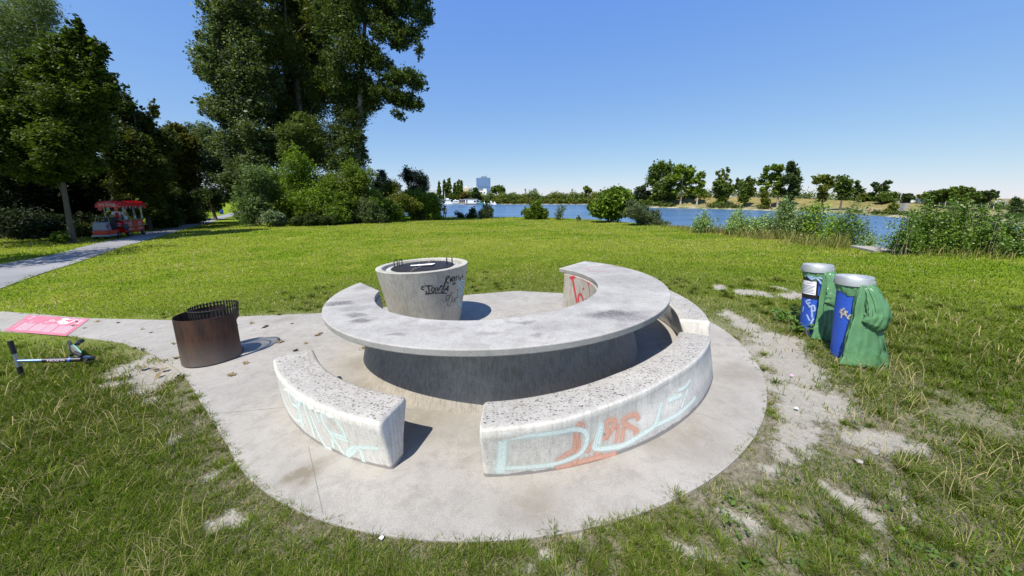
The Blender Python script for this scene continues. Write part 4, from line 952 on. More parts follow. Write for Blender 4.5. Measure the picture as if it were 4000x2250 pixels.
sprayed('paint_scrawl', [cb_(p) for p in [[(400,325),(440,365),(430,330)],[(455,335),(450,372),(490,350)],[(500,350),(560,425)],[(520,345),(600,390)],[(440,580),(395,600),(430,650)],[(400,620),(440,610)],[(420,660),(470,640),(480,690),(440,700)],[(450,650),(455,770)],[(370,650),(360,710)],[(400,730),(430,800)],[(470,770),(440,830)]]], FBIN(BL), M_PALEBLUE, bin1, .020, .004, inv=bmat(0, bin1).inverted())
sprayed('yellow_scrawl', [cb_(p) for p in [[(740,700),(760,730),(755,770)],[(770,680),(745,690)],[(790,665),(760,700),(770,740)],[(800,690),(780,740)],[(820,700),(800,720),(810,755)],[(840,740),(820,770),(850,775),(862,745),(840,735)]]], FBIN(BR), M_YEL, bin2, .014, .004, inv=bmat(0, bin2).inverted())
# notice with black tape, bent round the drum
def wrap(name, parent, r, a0, a1, z0, z1, mat, tilt=0, n=14):
    V = []; 
    for k in range(n+1):
        t = a0+(a1-a0)*k/n
        for z in (z0, z1): V.append((r*math.cos(t), r*math.sin(t), z+tilt*(k/n-.5)))
    k = np.arange(n)*2; return link(name, mesh_np(name, V, [np.stack([k, k+2, k+3, k+1], 1)], True), mat, parent)
loc1 = bin1.matrix_world.inverted() @ TP
def binang(px, py, c, b):
    p = march(px, py, FBIN(c)); q = (b.matrix_world.inverted() @ TP) @ Vector(p); return math.atan2(q.y, q.x), q.z
aL, zT = binang(3000+385*KB, 950+372*KB, BL, bin1); aR, zB = binang(3000+495*KB, 950+520*KB, BL, bin1); aE, _ = binang(3000+535*KB, 950+450*KB, BL, bin1)
aL0 = aL-.35
zc = binang(3000+440*KB, 950+455*KB, BL, bin1)[1]
nz0, nz1 = zc-.10, zc+.085
M_TAPE = simple('black_tape', (.012,.012,.013), .35)
nt_ = wrap('notice', bin1, .1315, aL0, aR, nz0, nz1, simple('notice_paper', (.78,.78,.80), .6, var=.03), 0)
wrap('tape', bin1, .1330, aL0, aE+.05, nz1-.006, nz1+.05, M_TAPE); wrap('tape', bin1, .1330, aL0, aE, nz0-.045, nz0+.006, M_TAPE); wrap('tape', bin1, .1340, aR-.02, aE-.08, nz0-.03, nz1+.03, M_TAPE)
M_INK = simple('ink', (.04,.04,.05), .7); M_REDINK = simple('red_ink', (.45,.03,.04), .7)
def wraptext(name, body, size, r, amid, z, mat, parent):
    o = fontmesh(name, body, size, mat, parent, Matrix.Identity(4), 0)
    for v in o.data.vertices: t = amid+v.co.x/r; v.co = (r*math.cos(t), r*math.sin(t), z+v.co.y)
    return o
am = (aL0+aR)/2
wraptext('notice_heading', 'gesperrt', .022, .1325, am+.15, zc+.05, M_REDINK, nt_)
for k in range(6): wrap('text_line', nt_, .1325, aL0+.08, aR-.1-.2*((k*37)%5)/5, zc+.015-.018*k, zc+.0205-.018*k, M_INK)
# loose bags hanging down beside the bins
def tri(x): return 2*abs(2*((x/6.2832) % 1)-1)-1
def sack(parent, name, spine, widths, depth, seed, mat=M_BAG, nth=72, nz=90, asym=0):
    """a limp plastic bag: folded tube swept down a spine (local axes), pinched and pleated"""
    sp = spline(spine, 12); u = np.linspace(0, len(sp)-1, nz); P = np.stack([np.interp(u, np.arange(len(sp)), sp[:,k]) for k in range(3)], 1)
    w = np.interp(np.linspace(0, 1, nz), np.linspace(0, 1, len(widths)), widths); de = np.interp(np.linspace(0, 1, nz), np.linspace(0, 1, len(depth)), depth)
    T = np.gradient(P, axis=0); T /= np.linalg.norm(T, axis=1)[:,None]; r0 = np.random.default_rng(seed); ph = r0.random(12)*6.28; V = []
    for i in range(nz):
        out = np.array([1,0,0.])-T[i]*T[i][0]; out /= np.linalg.norm(out); sd = np.cross(T[i], out); v = i/(nz-1)
        for k in range(nth):
            t = 2*math.pi*k/nth
            rid = lambda f_, g_, s_: abs(2*float(vnoise(math.cos(t)*f_+s_, math.sin(t)*f_+v*g_+s_, 1.0, 400))-1)
            pl = .76+.46*rid(3.1, .8, ph[0])+.24*rid(6.5, 2.6, ph[1])+.10*rid(13, 9, ph[2])+0*(.10*tri(5*t+ph[0]+1.2*math.sin(3*v+ph[1]))+.26*tri(9*t+ph[2]+1.1*v)*math.sin(t)**2+.16*tri(15*t+ph[3]-1.5*v)*math.sin(t)**2)*(.6+.5*abs(math.sin(2.4*v+ph[4])))
            cr_ = 1+.07*tri(15*v+3*math.sin(2*t+ph[5]))*math.sin(3*t+ph[6])+.03*tri(29*v+ph[7]+4*t)
            V.append(P[i]+sd*math.cos(t)*w[i]*pl*cr_+out*math.sin(t)*de[i]*pl*cr_)
    V = np.array(V); i, j = np.meshgrid(np.arange(nz-1), np.arange(nth), indexing='ij'); i, j = i.ravel(), j.ravel(); j2 = (j+1) % nth
    me = mesh_np(name, V, [np.stack([i*nth+j, i*nth+j2, (i+1)*nth+j2, (i+1)*nth+j], 1)], True)
    bm = bmesh.new(); bm.from_mesh(me); bm.verts.ensure_lookup_table()
    for s in (0, (nz-1)*nth): bm.faces.new([bm.verts[s+k] for k in range(nth)])
    bmesh.ops.recalc_face_normals(bm, faces=bm.faces); bm.to_mesh(me); bm.free()
    return link(name, me, mat, parent)
for (bn, sd, lab, k, ang) in ((bin2, 5, 'large green plastic bag draped from the nearer bin down to the grass', 1.0, -38), (bin1, 11, 'narrow green plastic bag hanging in shade between the two bins', .75, -30)):
    bag = empty('rubbish_bag', bn.matrix_world @ Matrix.Rotation(R_(ang), 4, 'Z'), lab, 'rubbish bag', 'green bags at the bins')
    sack(bag, 'hanging_sheet', [(.135,0,.82), (.150,0,.72), (.175,.0,.45), (.205,0,.2), (.235,-.02,-.01)], [.05*k,.065*k,.09*k,.12*k,.155*k,.19*k,.215*k], [.014,.026,.034,.042,.05,.055,.05], sd)
    sack(bag, 'folded_pouch', [(.138,.02*k,.815), (.172,.04*k,.74), (.205,.065*k,.62), (.222,.07*k,.52), (.222,.045*k,.43), (.205,.02*k,.385)], [.045,.062,.085,.105,.10,.05], [.016,.032,.046,.055,.05,.015], sd+1, nth=72)

# weeds at the foot of the bins, dry leaves on the paving
def weed(px, py, sz, n, label):
    g = G(px, py); root = empty('leafy_weed', TP @ Matrix.Translation((g[0], g[1], 0)), label, 'weed', 'weeds at the foot of the bins')
    P = []; sm = MB()
    for k in range(n):
        a = rng.random()*6.28; l = sz*(.4+.7*rng.random()); tip = np.array([math.cos(a)*l*.8, math.sin(a)*l*.8, l*(.25+.7*rng.random())])
        sm.tube([(0,0,0), tuple(tip*[.5,.5,.7]), tuple(tip)], .003, 5)
        for q_ in range(9): P.append(tip*(.45+.6*rng.random())+rng.normal(0, .022, 3))
    P = np.array(P); P[:,2] = np.abs(P[:,2])
    V, q, C = leafquads(P, .9, .05+.045*rng.random(len(P)), np.array([.10,.19,.025])*(.7+.6*rng.random((len(P),1))), .55, .05)
    sm.build('stem', simple('weed_stem', (.08,.13,.03), .7), root); link('foliage', mesh_np('foliage', V, [q], False, {'tint': C}), M_LEAFG, root)
weed(3085,1258,.26,16, 'bright leafy weed beside the dirt track, left of the bins')
weed(3150,1300,.24,16, 'bright leafy weed growing against the foot of the farther bin')
lb = MB(); random.seed(5)
lv = [(0,-.055,0),(.018,-.03,.006),(.04,-.02,.014),(.026,.005,.008),(.034,.03,.016),(.01,.03,.006),(0,.058,.012),(-.012,.03,.008),(-.036,.026,.018),(-.024,0,.006),(-.04,-.024,.016),(-.016,-.03,.008)]
cv = lb.b.verts.new((0,0,.0)); vs = [lb.b.verts.new(p) for p in lv]
for i in range(len(vs)): lb.b.faces.new((cv, vs[i], vs[(i+1)%len(vs)]))
M_DRYLEAF = [simple('dry_leaf', (.40,.43,.20), .7, var=.25, scale=30), simple('brown_leaf', (.17,.12,.05), .7, var=.3, scale=30)]
LP = [(1092,1330),(1097,1337),(1140,1265),(1195,1342),(1155,1372),(905,1466),(640,1445),(605,1445),(620,1467),(600,1440),(560,1440),(640,1410),(690,1400),(700,1470),(555,1287),(590,1300),(380,1257),(460,1262),(1085,1228),(985,1265),(1040,1275),(1030,1280),(1240,1310),(560,1370),(520,1360),(680,1345),(1420,1360),(960,1420),(765,1434),(300,1260),(330,1282),(290,1275),(455,1392),(1250,1303),(730,1250)]
first = None
for i, (x, y) in enumerate(LP):
    g = G(x, y)
    if first is None: first = o = lb.build('fallen_leaf', M_DRYLEAF[0])
    else: o = first.copy(); COL.objects.link(o)
    s = .5+.6*rng.random()
    o.matrix_world = TP @ Matrix.Translation((g[0], g[1], .006)) @ Matrix.Rotation(rng.random()*6.28, 4, 'Z') @ Matrix.Rotation(rng.normal(0,.35), 4, 'X') @ Matrix.Diagonal((s, s, s*.8, 1))
    if i in (0, 1, 28): o.material_slots[0].link = 'OBJECT'; o.material_slots[0].material = M_DRYLEAF[1]
    tag(o, 'small curled dry leaf lying near the paving', 'leaf', 'dry leaves on the paving')
# bits of litter
for i, (x, y, lab, c, s) in enumerate([(2700,1598,'small white paper scrap against the foot of the front bench',(.8,.8,.78),.022),(3092,1468,'tiny pink scrap on the dirt track beside the pad',(.7,.35,.5),.022),(3110,1597,'crumpled white tissue on the dirt track right of the pad',(.75,.74,.70),.022),(1490,2103,'white paper scrap in the grass at the front pad edge',(.8,.8,.82),.016),(3353,1805,'grey stone in the worn turf right of the pad',(.32,.28,.26),.03),(2232,1808,'dark flat bark chip on the pad before the front bench',(.10,.09,.09),.03)]):
    b = MB(); rs = random.Random(i); bmesh.ops.create_icosphere(b.b, subdivisions=2, radius=s*.65)
    for v in b.b.verts: v.co *= .6+.8*rs.random(); v.co.z *= .45
    o = b.build('litter' if i not in (4, 5) else ('stone' if i == 4 else 'bark_chip'), simple('scrap', c, .7), smooth=False); g = G(x, y)
    o.matrix_world = TP @ Matrix.Translation((g[0], g[1], s*.3)); tag(o, lab, 'litter' if i not in (4, 5) else ('stone' if i == 4 else 'bark'))
# ---------------------------------------------------------------- trees and shrubs
def crown(blobs, n_leaf, leaf, cols, seed, cl_size=.16, up=.35, per=14, asp=.55, droop=0, shell=.42):
    """leaf clusters filled into overlapping ellipsoids; blobs (n,5): centre, radius across, radius up"""
    r = np.random.default_rng(seed); B = np.array(blobs, float); wgt = B[:,3]**1.7*B[:,4]**.6; wgt /= wgt.sum()
    nc = max(6, n_leaf//per); bi = r.choice(len(B), nc, p=wgt)
    d = r.normal(0, 1, (nc, 3)); d /= np.linalg.norm(d, axis=1)[:,None]; rad = r.random(nc)**shell; rad *= np.where(r.random(nc) < .2, 1.0+.32*r.random(nc), 1)
    sc = np.c_[B[bi,3], B[bi,3], B[bi,4]]; C = B[bi,:3]+d*rad[:,None]*sc
    cs_ = cl_size*np.minimum(B[bi,3], B[bi,4])*(.6+.8*r.random(nc))
    ci = np.repeat(np.arange(nc), per); off = r.normal(0, 1, (len(ci), 3))*cs_[ci][:,None]
    if droop: off[:,2] -= np.abs(off[:,2])*droop; off[:,2] *= 1+droop
    P = C[ci]+off; tint = (.6+.85*r.random(nc)**1.3)[ci]; mixk = r.random(nc)[ci]
    cA, cB = np.array(cols[0]), np.array(cols[1]); col = cA*(1-mixk[:,None])+cB*mixk[:,None]
    col = col*tint[:,None]*(.8+.4*r.random((len(P),1)))
    if len(cols) > 2: m = r.random(len(P)) < cols[3]; col[m] = np.array(cols[2])*(.7+.6*r.random((m.sum(),1)))
    return P, col, C, bi
def plant(name, base, blobs_px, Y, label, cat, group=None, n=6000, leaf=.10, cols=((.03,.05,.015),(.05,.08,.02)), seed=1, trunk=.25, mat=None, bark=None, lean_top=None, stems=0, dspread=.75, cl=.16, asp=.55, twig=True, droop=0, up=.35, shell=.42, limbs=True, per=14, inner=.35, kids=6, nmul=3.0, lmul=1.0):
    """blobs_px: (px, py, r px[, ry px[, depth offset m]]) measured at depth Y"""
    r = np.random.default_rng(seed+1000); m_px = Y/F_PX
    base = np.array(base, float); BL_ = []
    for k, b in enumerate(blobs_px):
        ry = b[3] if len(b) > 3 and b[3] else b[2]; dy = b[4] if len(b) > 4 else r.normal(0, .6)*b[2]*m_px*dspread
        p = at(b[0], b[1], Y+dy); f = (Y+dy)/F_PX*1.0; BL_.append((*p, b[2]*f*.92, ry*f*.92))
    root = empty(name, base, label, cat, group)
    n = int(n*nmul); leaf *= lmul; B0 = list(BL_)
    if kids:
        for b in B0:
            for _ in range(kids+3):
                d = r.normal(0, 1, 3); d[2] = d[2]*.8+.15; d /= np.linalg.norm(d); s = .16+.24*r.random(); o_ = .78+.36*r.random()
                BL_.append((b[0]+d[0]*b[3]*o_, b[1]+d[1]*b[3]*o_, b[2]+d[2]*b[4]*o_, b[3]*s, b[4]*s*1.1))
        BL_[:len(B0)] = [(*b[:3], b[3]*.82, b[4]*.82) for b in B0]
    P, col, C, bi = crown(BL_, n, leaf, cols, seed, cl, up, per, asp, droop, shell)
    big = np.zeros(len(P))
    if inner:                      # larger leaf sprays inside the crown
        P2, col2, _, _ = crown([(*b[:3], b[3]*.74, b[4]*.74) for b in B0], int(n*inner), leaf, cols, seed+77, .2, up, 5, asp, droop, .5)
        P = np.concatenate([P, P2]); col = np.concatenate([col, col2]); big = np.r_[big, np.ones(len(P2))]
    keep = P[:,2] > base[2]+.03; P, col, big = P[keep], col[keep], big[keep]
    V, q, Cc = leafquads(P-base, up, leaf*(.6+.8*r.random(len(P)))*(1+.8*big), col, asp, leaf*.08)
    link('crown' if trunk else 'foliage', mesh_np('crown' if trunk else 'foliage', V, [q], False, {'tint': Cc}), mat or M_LEAF, root)
    B = np.array(B0); tm = MB()
    if trunk:
        top = B[np.argmax(B[:,2])]; tp = np.array(lean_top) if lean_top is not None else np.array([(B[:,0]*B[:,3]).sum()/B[:,3].sum(), (B[:,1]*B[:,3]).sum()/B[:,3].sum(), top[2]+top[4]*.2])
        K_ = 9; tr = [base+(tp-base)*t+np.array([.12,.1,0])*math.sin(5*t+seed)*(t*(1-t))*4*trunk for t in np.linspace(0,1,K_)]; tr[0] = base-np.array([0,0,.1])
        rad = [trunk*(1.25 if i == 0 else 1)*(1-.82*i/(K_-1)) for i in range(K_)]
        tm.tube([tuple(p-base) for p in tr], rad, 10)
        if limbs:
            joined = []
            for k in np.argsort(np.hypot(B[:,0]-base[0], B[:,1]-base[1])):
                b = B[k]; c = b[:3]; h = np.clip((c[2]-base[2])/(tp[2]-base[2])*.75-.05, .15, .9); s0 = base+(tp-base)*h; r0 = trunk*(1-.82*h)*.5
                for (jc, jr) in joined:
                    if np.linalg.norm(jc-c)*1.15 < np.linalg.norm(s0-c) and jc[2] < c[2]+2: s0 = jc; r0 = jr
                midp = (s0+c)/2+np.array([r.normal(0,.06), r.normal(0,.06), .06])*np.linalg.norm(c-s0); re = max(r0*.5, .012)
                tm.tube([tuple(p-base) for p in (s0, midp, c)], [r0, (r0+re)/2, re], 6, False); joined.append((c, re))
                own = C[(np.abs(C-c) < b[3]*1.1).all(1)] if twig else []
                for t in range(min(len(own), 6)):
                    e = own[t]; tm.tube([tuple(c-base), tuple((c+e)/2+np.array([0,0,.05])-base), tuple(e-base)], [re*.6, re*.4, re*.12], 4, False)
        tm.build('trunk', bark or M_BARK, root, True)
    else:
        for t in range(stems or 7):
            b = B[r.integers(len(B))]; e = b[:3]+r.normal(0, .4, 3)*b[3]; g_ = base+np.array([r.normal(0,.25)*B[:,3].mean(), r.normal(0,.2)*B[:,3].mean(), 0])
            g_[2] = float(gz(g_[0], g_[1]))-.05 if Y < 60 else base[2]
            tm.tube([tuple(g_-base), tuple((g_*.4+e*.6)-base+np.array([0,0,.1])), tuple(e-base)], [.028*Y/25, .02*Y/25, .008*Y/25], 5, False)
        tm.build('stem', bark or M_BARK, root, True)
    return root
M_GREYBARK = simple('grey_poplar_bark', (.19,.17,.145), .9, var=.4, scale=2, bmp=.5)
def shoots(name, base, blobs_px, Y, label, cat, group, n, leaf, cols, seed, per=30):
    """many upright leafy shoots rising together out of the bank"""
    r = np.random.default_rng(seed); base = np.array(base, float); root = empty(name, base, label, cat, group); k = Y/F_PX
    B = np.array([(*at(b[0], b[1], Y+r.normal(0, .35)), b[2]*k*.95, (b[3] if len(b) > 3 else b[2])*k) for b in blobs_px]); w = B[:,3]*np.sqrt(B[:,4]); w /= w.sum()
    ns = max(10, n//per); bi = r.choice(len(B), ns, p=w); tx = B[bi,0]+r.normal(0, .62, ns)*B[bi,3]; ty = B[bi,1]+r.normal(0, .6, ns)*B[bi,3]; tz = B[bi,2]+B[bi,4]*r.uniform(-.45, .98, ns)
    gx_ = tx+r.normal(0, .12, ns); gy_ = ty+r.normal(0, .1, ns); g_ = gz(gx_, gy_); tz = np.maximum(tz, g_+.25); sm = MB(); P = []; col = []
    cA, cB = np.array(cols[0]), np.array(cols[1])
    for i in range(ns):
        a = np.array([gx_[i], gy_[i], g_[i]-.05]); b = np.array([tx[i], ty[i], tz[i]]); H = b[2]-a[2]; m = (a+b)/2+r.normal(0, .03, 3)*H
        if i % 2 == 0: sm.tube([tuple(a-base), tuple(m-base), tuple(b-base)], [.007, .005, .002], 4, False)
        t = r.uniform(.22, 1.04, per)**.85; c = a*((1-t)**2)[:,None]+m*(2*t*(1-t))[:,None]+b*(t**2)[:,None]; an = r.random(per)*6.283; rd = leaf*(.55+.75*r.random(per))*(1.25-.6*t)
        P.append(c+np.c_[np.cos(an)*rd, np.sin(an)*rd, r.normal(.02, .03, per)]); q_ = r.random(); col.append((cA*(1-q_)+cB*q_)*(.75+.5*r.random((per, 1))))
    P = np.concatenate(P); col = np.concatenate(col); V, q, C = leafquads(P-base, .25, leaf*(.55+.7*r.random(len(P))), col, .66, leaf*.1)
    link('foliage', mesh_np('foliage', V, [q], False, {'tint': C}), M_LEAFG, root); sm.build('stem', M_TWIG, root, True); return root
M_TWIG = simple('twig', (.16,.14,.08), .8)
DARK = ((.026,.042,.010),(.052,.076,.015)); MIDG = ((.050,.080,.013),(.095,.13,.020)); OLIVE = ((.065,.085,.014),(.105,.105,.018)); BRIGHT = ((.09,.15,.015),(.15,.20,.024)); SILVER = ((.105,.155,.060),(.18,.23,.12)); WILLOW = ((.09,.125,.055),(.14,.17,.085)); POP = ((.060,.086,.026),(.105,.135,.044),(.28,.31,.23),.09)
def gb(x, Y): 
    r = ray(x, 775); X = r[0]/r[1]*Y; return np.array([X, Y, float(gz(X, Y))])
# forest on the left
FG = 'wood edge behind the ice cream cart'
plant('willow_tree', gb(60,27), [(40,150,90),(110,80,85),(150,30,70),(60,260,90),(120,200,80),(20,60,70),(100,-40,80),(10,360,90),(165,130,45),(180,60,30)], 27, 'tall grey-green willow with feathery leaves at the left edge', 'tree', n=15000, leaf=.13, cols=WILLOW, seed=3, trunk=.16, asp=.28, droop=.8)
plant('maple_tree', gb(244,18.5), [(250,210,70,80),(300,160,42,60),(205,270,75,70),(330,270,60,75),(385,200,28,60),(150,400,100,90),(270,390,100,95),(370,350,55,60),(120,560,100,90),(240,560,100,90),(340,520,80,80),(70,480,80,80),(395,290,24,30),(310,100,16,36),(50,640,70,60),(170,670,90,50),(345,640,60,40)], 18.5, 'broad dark leafy tree with a bare trunk left of the red cart', 'tree', n=36000, leaf=.125, cols=((.040,.066,.011),(.09,.125,.016)), seed=4, trunk=.13, bark=simple('grey_bark', (.10,.085,.065), .9, var=.3, scale=9, bmp=.6), up=.5)
FT_ = [(430,26,[(450,400,60,70),(430,520,80,80),(480,600,80,80),(440,330,26,50),(500,420,30,30),(400,680,90,80),(470,760,90,70)],'dark upright tree right of the broad leafy tree',DARK,12000),
 (560,27,[(540,480,60,50),(580,560,75,70),(530,620,80,80),(560,720,85,80),(600,430,18,45),(610,680,60,60),(560,800,90,60)],'olive brown tree with thin bare shoots above the cart roof',OLIVE,13000),
 (690,32,[(690,520,50,40),(730,560,45,50),(660,570,60,60),(710,640,70,60),(670,720,70,60),(740,700,50,50),(700,500,20,16),(700,800,80,50)],'yellow brown tree behind and right of the cart',((.075,.092,.015),(.115,.10,.017)),11000),
 (770,44,[(760,530,40,45),(800,510,40,40),(790,580,55,50),(760,640,55,50),(820,650,45,60),(800,560,40,60)],'grey-green tree at the far end of the path',WILLOW,6000),
 (60,25,[(40,560,120,110),(100,700,120,110),(10,780,120,120),(180,790,110,110),(60,860,120,70),(-60,620,120,150),(-80,800,120,120)],'dense dark tree filling the far left below the willow',((.012,.020,.006),(.022,.032,.010)),15000),
 (260,28,[(280,640,100,90),(330,740,110,100),(240,800,110,100),(400,800,110,90),(330,860,110,60),(180,700,90,90)],'dark thicket tree behind the bare trunk',((.012,.020,.006),(.022,.032,.010)),14000),
 (830,40,[(845,680,28,60),(835,760,35,50),(800,780,55,60),(750,800,60,60),(850,800,20,40)],'dark tree shading the far end of the path',DARK,6000)]
for k, (x, Y, bl_, lab, co, n) in enumerate(FT_): plant('woodland_tree', gb(x, Y), bl_, Y, lab, 'tree', FG, n, .16, co, 20+k, .18)
# trees out to the left whose shade falls across the path
for k, (X, Y, h) in enumerate([(-27.8,17.0,11.5),(-23.5,8.6,10),(-30,19,12)]):
    base = np.array([X, Y, float(gz(X, Y))]); root = empty('woodland_tree', base, ['large leafy tree beside the path just left of the picture','rounded leafy tree beside the near end of the path','tall leafy tree behind the cart at the left edge'][k], 'tree', FG)
    bls = [(X+rng.normal(0,1.3), Y+rng.normal(0,1.3), base[2]+h*t, 1.9, 1.5) for t in np.linspace(.38,.92,9)]
    P, col, C, bi = crown(bls, 9000, .16, DARK, 60+k); V, q, Cc = leafquads(P-base, .35, .19, col, .6, .01); link('crown', mesh_np('crown', V, [q], False, {'tint': Cc}), M_LEAF, root)
    tm = MB(); tm.tube([(0,0,-.1),(.1,0,h*.4),(0,.1,h*.85)], [.24,.17,.05], 10); tm.build('trunk', M_BARK, root, True)
# undergrowth along the path
for k, (x, y, rx, ry, Y, lab, co, n) in enumerate([(300,905,70,40,22.5,'low sunlit bush of tall weeds behind the cart tractor',((.06,.085,.02),(.11,.12,.03)),2500),(130,880,120,70,21,'dark bush left of the bare trunk',((.012,.02,.006),(.025,.035,.01)),3500),(235,925,30,22,18.2,'small green bush at the foot of the bare trunk',BRIGHT,900),
        (650,850,60,55,29,'green bush right of the cart',MIDG,3000),(740,845,60,45,35,'green bush by the path behind the cart',MIDG,2600),(620,780,70,60,29,'dark bush over the right end of the cart',DARK,3500),(430,880,80,60,25,'dark undergrowth bush behind the cart',((.012,.02,.006),(.025,.035,.01)),3200),(30,850,90,80,22,'dark bush at the far left edge of the wood',((.012,.02,.006),(.025,.035,.01)),3500)]):
    plant('undergrowth_bush', gb(x, Y), [(x,y,rx,ry),(x-rx*.4,y+ry*.3,rx*.6,ry*.6),(x+rx*.4,y+ry*.2,rx*.6,ry*.7)], Y, lab, 'bush', FG, n, .12, co, 80+k, 0)
# the big poplars in the middle
plant('poplar_tree', gb(1010,33), [(830,230,75,70),(880,120,80,85),(900,330,85,90),(860,430,70,60),(960,60,90,90),(980,200,90,90),(960,420,90,90),(930,560,95,90),(1000,650,70,60),(900,720,60,60),(970,750,70,60),(1040,600,60,70),(1000,320,85,90),(900,30,60,60),(800,280,35,40),(795,400,30,24),(880,660,80,80),(850,40,40,40),(780,140,20,28),(990,540,70,90),(960,690,70,70),(860,-40,60,60),(960,-80,90,80)], 33, 'huge poplar with a pale trunk and silvery leaves left of the meadow', 'tree', n=52000, leaf=.19, cols=POP, seed=5, trunk=.42, bark=M_GREYBARK, dspread=1.0, inner=.12, nmul=2.6, up=.3)
plant('poplar_tree', gb(1180,37), [(1130,60,95,90),(1100,180,100,90),(1200,120,100,100),(1230,250,95,95),(1130,320,100,95),(1200,400,100,95),(1100,450,90,90),(1260,60,80,80),(1180,520,95,90),(1080,570,80,80),(1240,-60,110,80),(1110,-70,110,80),(1270,350,80,80),(1230,610,80,70)], 37, 'tall dense dark poplar in the middle of the great clump', 'tree', n=46000, leaf=.20, cols=((.048,.070,.015),(.11,.12,.018)), seed=6, trunk=.45, bark=M_GREYBARK, dspread=1.0, inner=.12, nmul=2.6)
plant('poplar_tree', gb(1370,34), [(1330,90,80,80),(1370,200,85,85),(1330,320,85,85),(1370,430,80,75),(1410,330,70,60),(1340,530,75,70),(1390,540,40,50),(1410,610,35,45),(1340,640,70,60),(1380,20,70,60),(1440,60,55,40),(1500,40,60,45),(1560,20,60,40),(1620,40,55,40),(1665,70,35,34),(1540,110,60,32),(1600,130,55,30),(1640,190,24,40),(1560,175,40,24),(1490,130,50,40),(1480,240,50,40),(1540,310,55,36),(1600,300,55,36),(1630,330,36,32),(1470,360,50,40),(1570,390,60,34),(1620,410,45,28),(1530,370,50,34),(1560,450,30,20),(1440,410,45,40),(1430,200,55,60),(1450,-40,90,50),(1600,-40,80,40),(1330,-60,80,80)], 34, 'great poplar leaning long leafy limbs out to the right', 'tree', n=56000, leaf=.17, cols=((.052,.080,.022),(.092,.12,.03)), seed=7, trunk=.45, bark=M_GREYBARK, dspread=.7, inner=.12, nmul=2.6, cl=.2, shell=.5)
# shrubs at the foot of the poplars
SHG = 'shrubs below the poplars'
for k, (x, Y, bl_, lab, co, n, lf) in enumerate([
 (1000,27.5,[(1000,800,75,80),(960,840,50,45),(1040,750,60,60),(1000,690,60,60),(950,760,40,60)],'silvery bush with pale leaves where the path ends',((.085,.135,.04),(.145,.20,.075)),7000,.10),
 (1140,29,[(1130,760,85,90),(1190,720,80,80),(1080,700,60,60),(1160,640,60,60),(1240,790,85,80),(1130,840,90,45),(1210,850,80,35),(1270,740,60,60),(1285,840,60,40)],'big bright green rounded shrub below the dark poplar',((.095,.16,.014),(.165,.235,.02)),15000,.11),
 (1190,31.5,[(1150,520,60,50),(1210,500,60,45),(1230,560,60,50),(1140,580,60,50),(1190,600,70,60),(1180,460,40,26)],'pale grey-green tall shrub in front of the trunks',((.085,.115,.025),(.13,.16,.04)),9000,.12),
 (1370,30.5,[(1350,740,80,80),(1410,760,70,70),(1380,680,50,50),(1360,650,20,30),(1420,700,50,50),(1330,820,75,55),(1440,800,60,55),(1300,760,60,70),(1290,700,45,40)],'dark green bush with one bright shoot right of the big shrub',((.085,.135,.015),(.15,.20,.022)),11000,.11),
 (1440,29.5,[(1400,840,60,40),(1450,830,55,45),(1420,800,40,30),(1480,850,40,30)],'grey leaved low shrub at the meadow edge',((.085,.12,.04),(.13,.165,.065)),5000,.09),
 (1530,36,[(1500,780,50,50),(1550,790,50,45),(1530,730,35,35),(1590,800,45,40),(1520,830,60,35)],'yellow green hedge bush with reddish leaves',((.095,.125,.015),(.15,.15,.02)),8000,.11),
 (1650,39,[(1620,780,50,45),(1670,790,50,45),(1700,800,38,45),(1640,830,60,30),(1690,840,50,26)],'yellow green hedge bush beside the walking man',((.10,.16,.016),(.17,.225,.022)),9000,.11),
 (1490,44,[(1490,690,26,34),(1505,720,34,34),(1470,730,30,30),(1520,740,40,30)],'blue-green young poplar rising behind the hedge',((.03,.055,.03),(.06,.085,.05)),3000,.13),
 (1610,47,[(1600,690,38,40),(1640,700,34,40),(1585,670,14,26),(1630,740,50,30),(1660,725,22,34)],'dark feathery willow rising behind the hedge',((.018,.034,.018),(.035,.055,.032)),4500,.13),
 (1300,28.5,[(1290,800,60,60),(1320,840,60,40),(1260,820,55,50),(1340,790,45,50)],'sunlit mid green shrub filling the middle of the clump',((.08,.135,.014),(.14,.20,.02)),8000,.11),
 (1490,33,[(1470,800,55,45),(1510,820,55,40),(1440,780,45,45),(1540,830,45,32)],'mid green shrub sloping down towards the hedge',((.075,.12,.014),(.13,.18,.02)),7000,.11),
 (1230,26.5,[(1230,860,50,26),(1170,865,50,24),(1290,862,40,24)],'dark low bramble at the foot of the big shrub',DARK,4500,.09),
 (1060,26,[(1060,850,40,34),(1090,870,30,18)],'small pale leaved sapling bush left of the big shrub',SILVER,2200,.09)]):
    plant('shrub', gb(x, Y), bl_, Y, lab, 'shrub', SHG, n, lf, co, 120+k, 0, mat=M_LEAFG if co in (SILVER,) else M_LEAF)
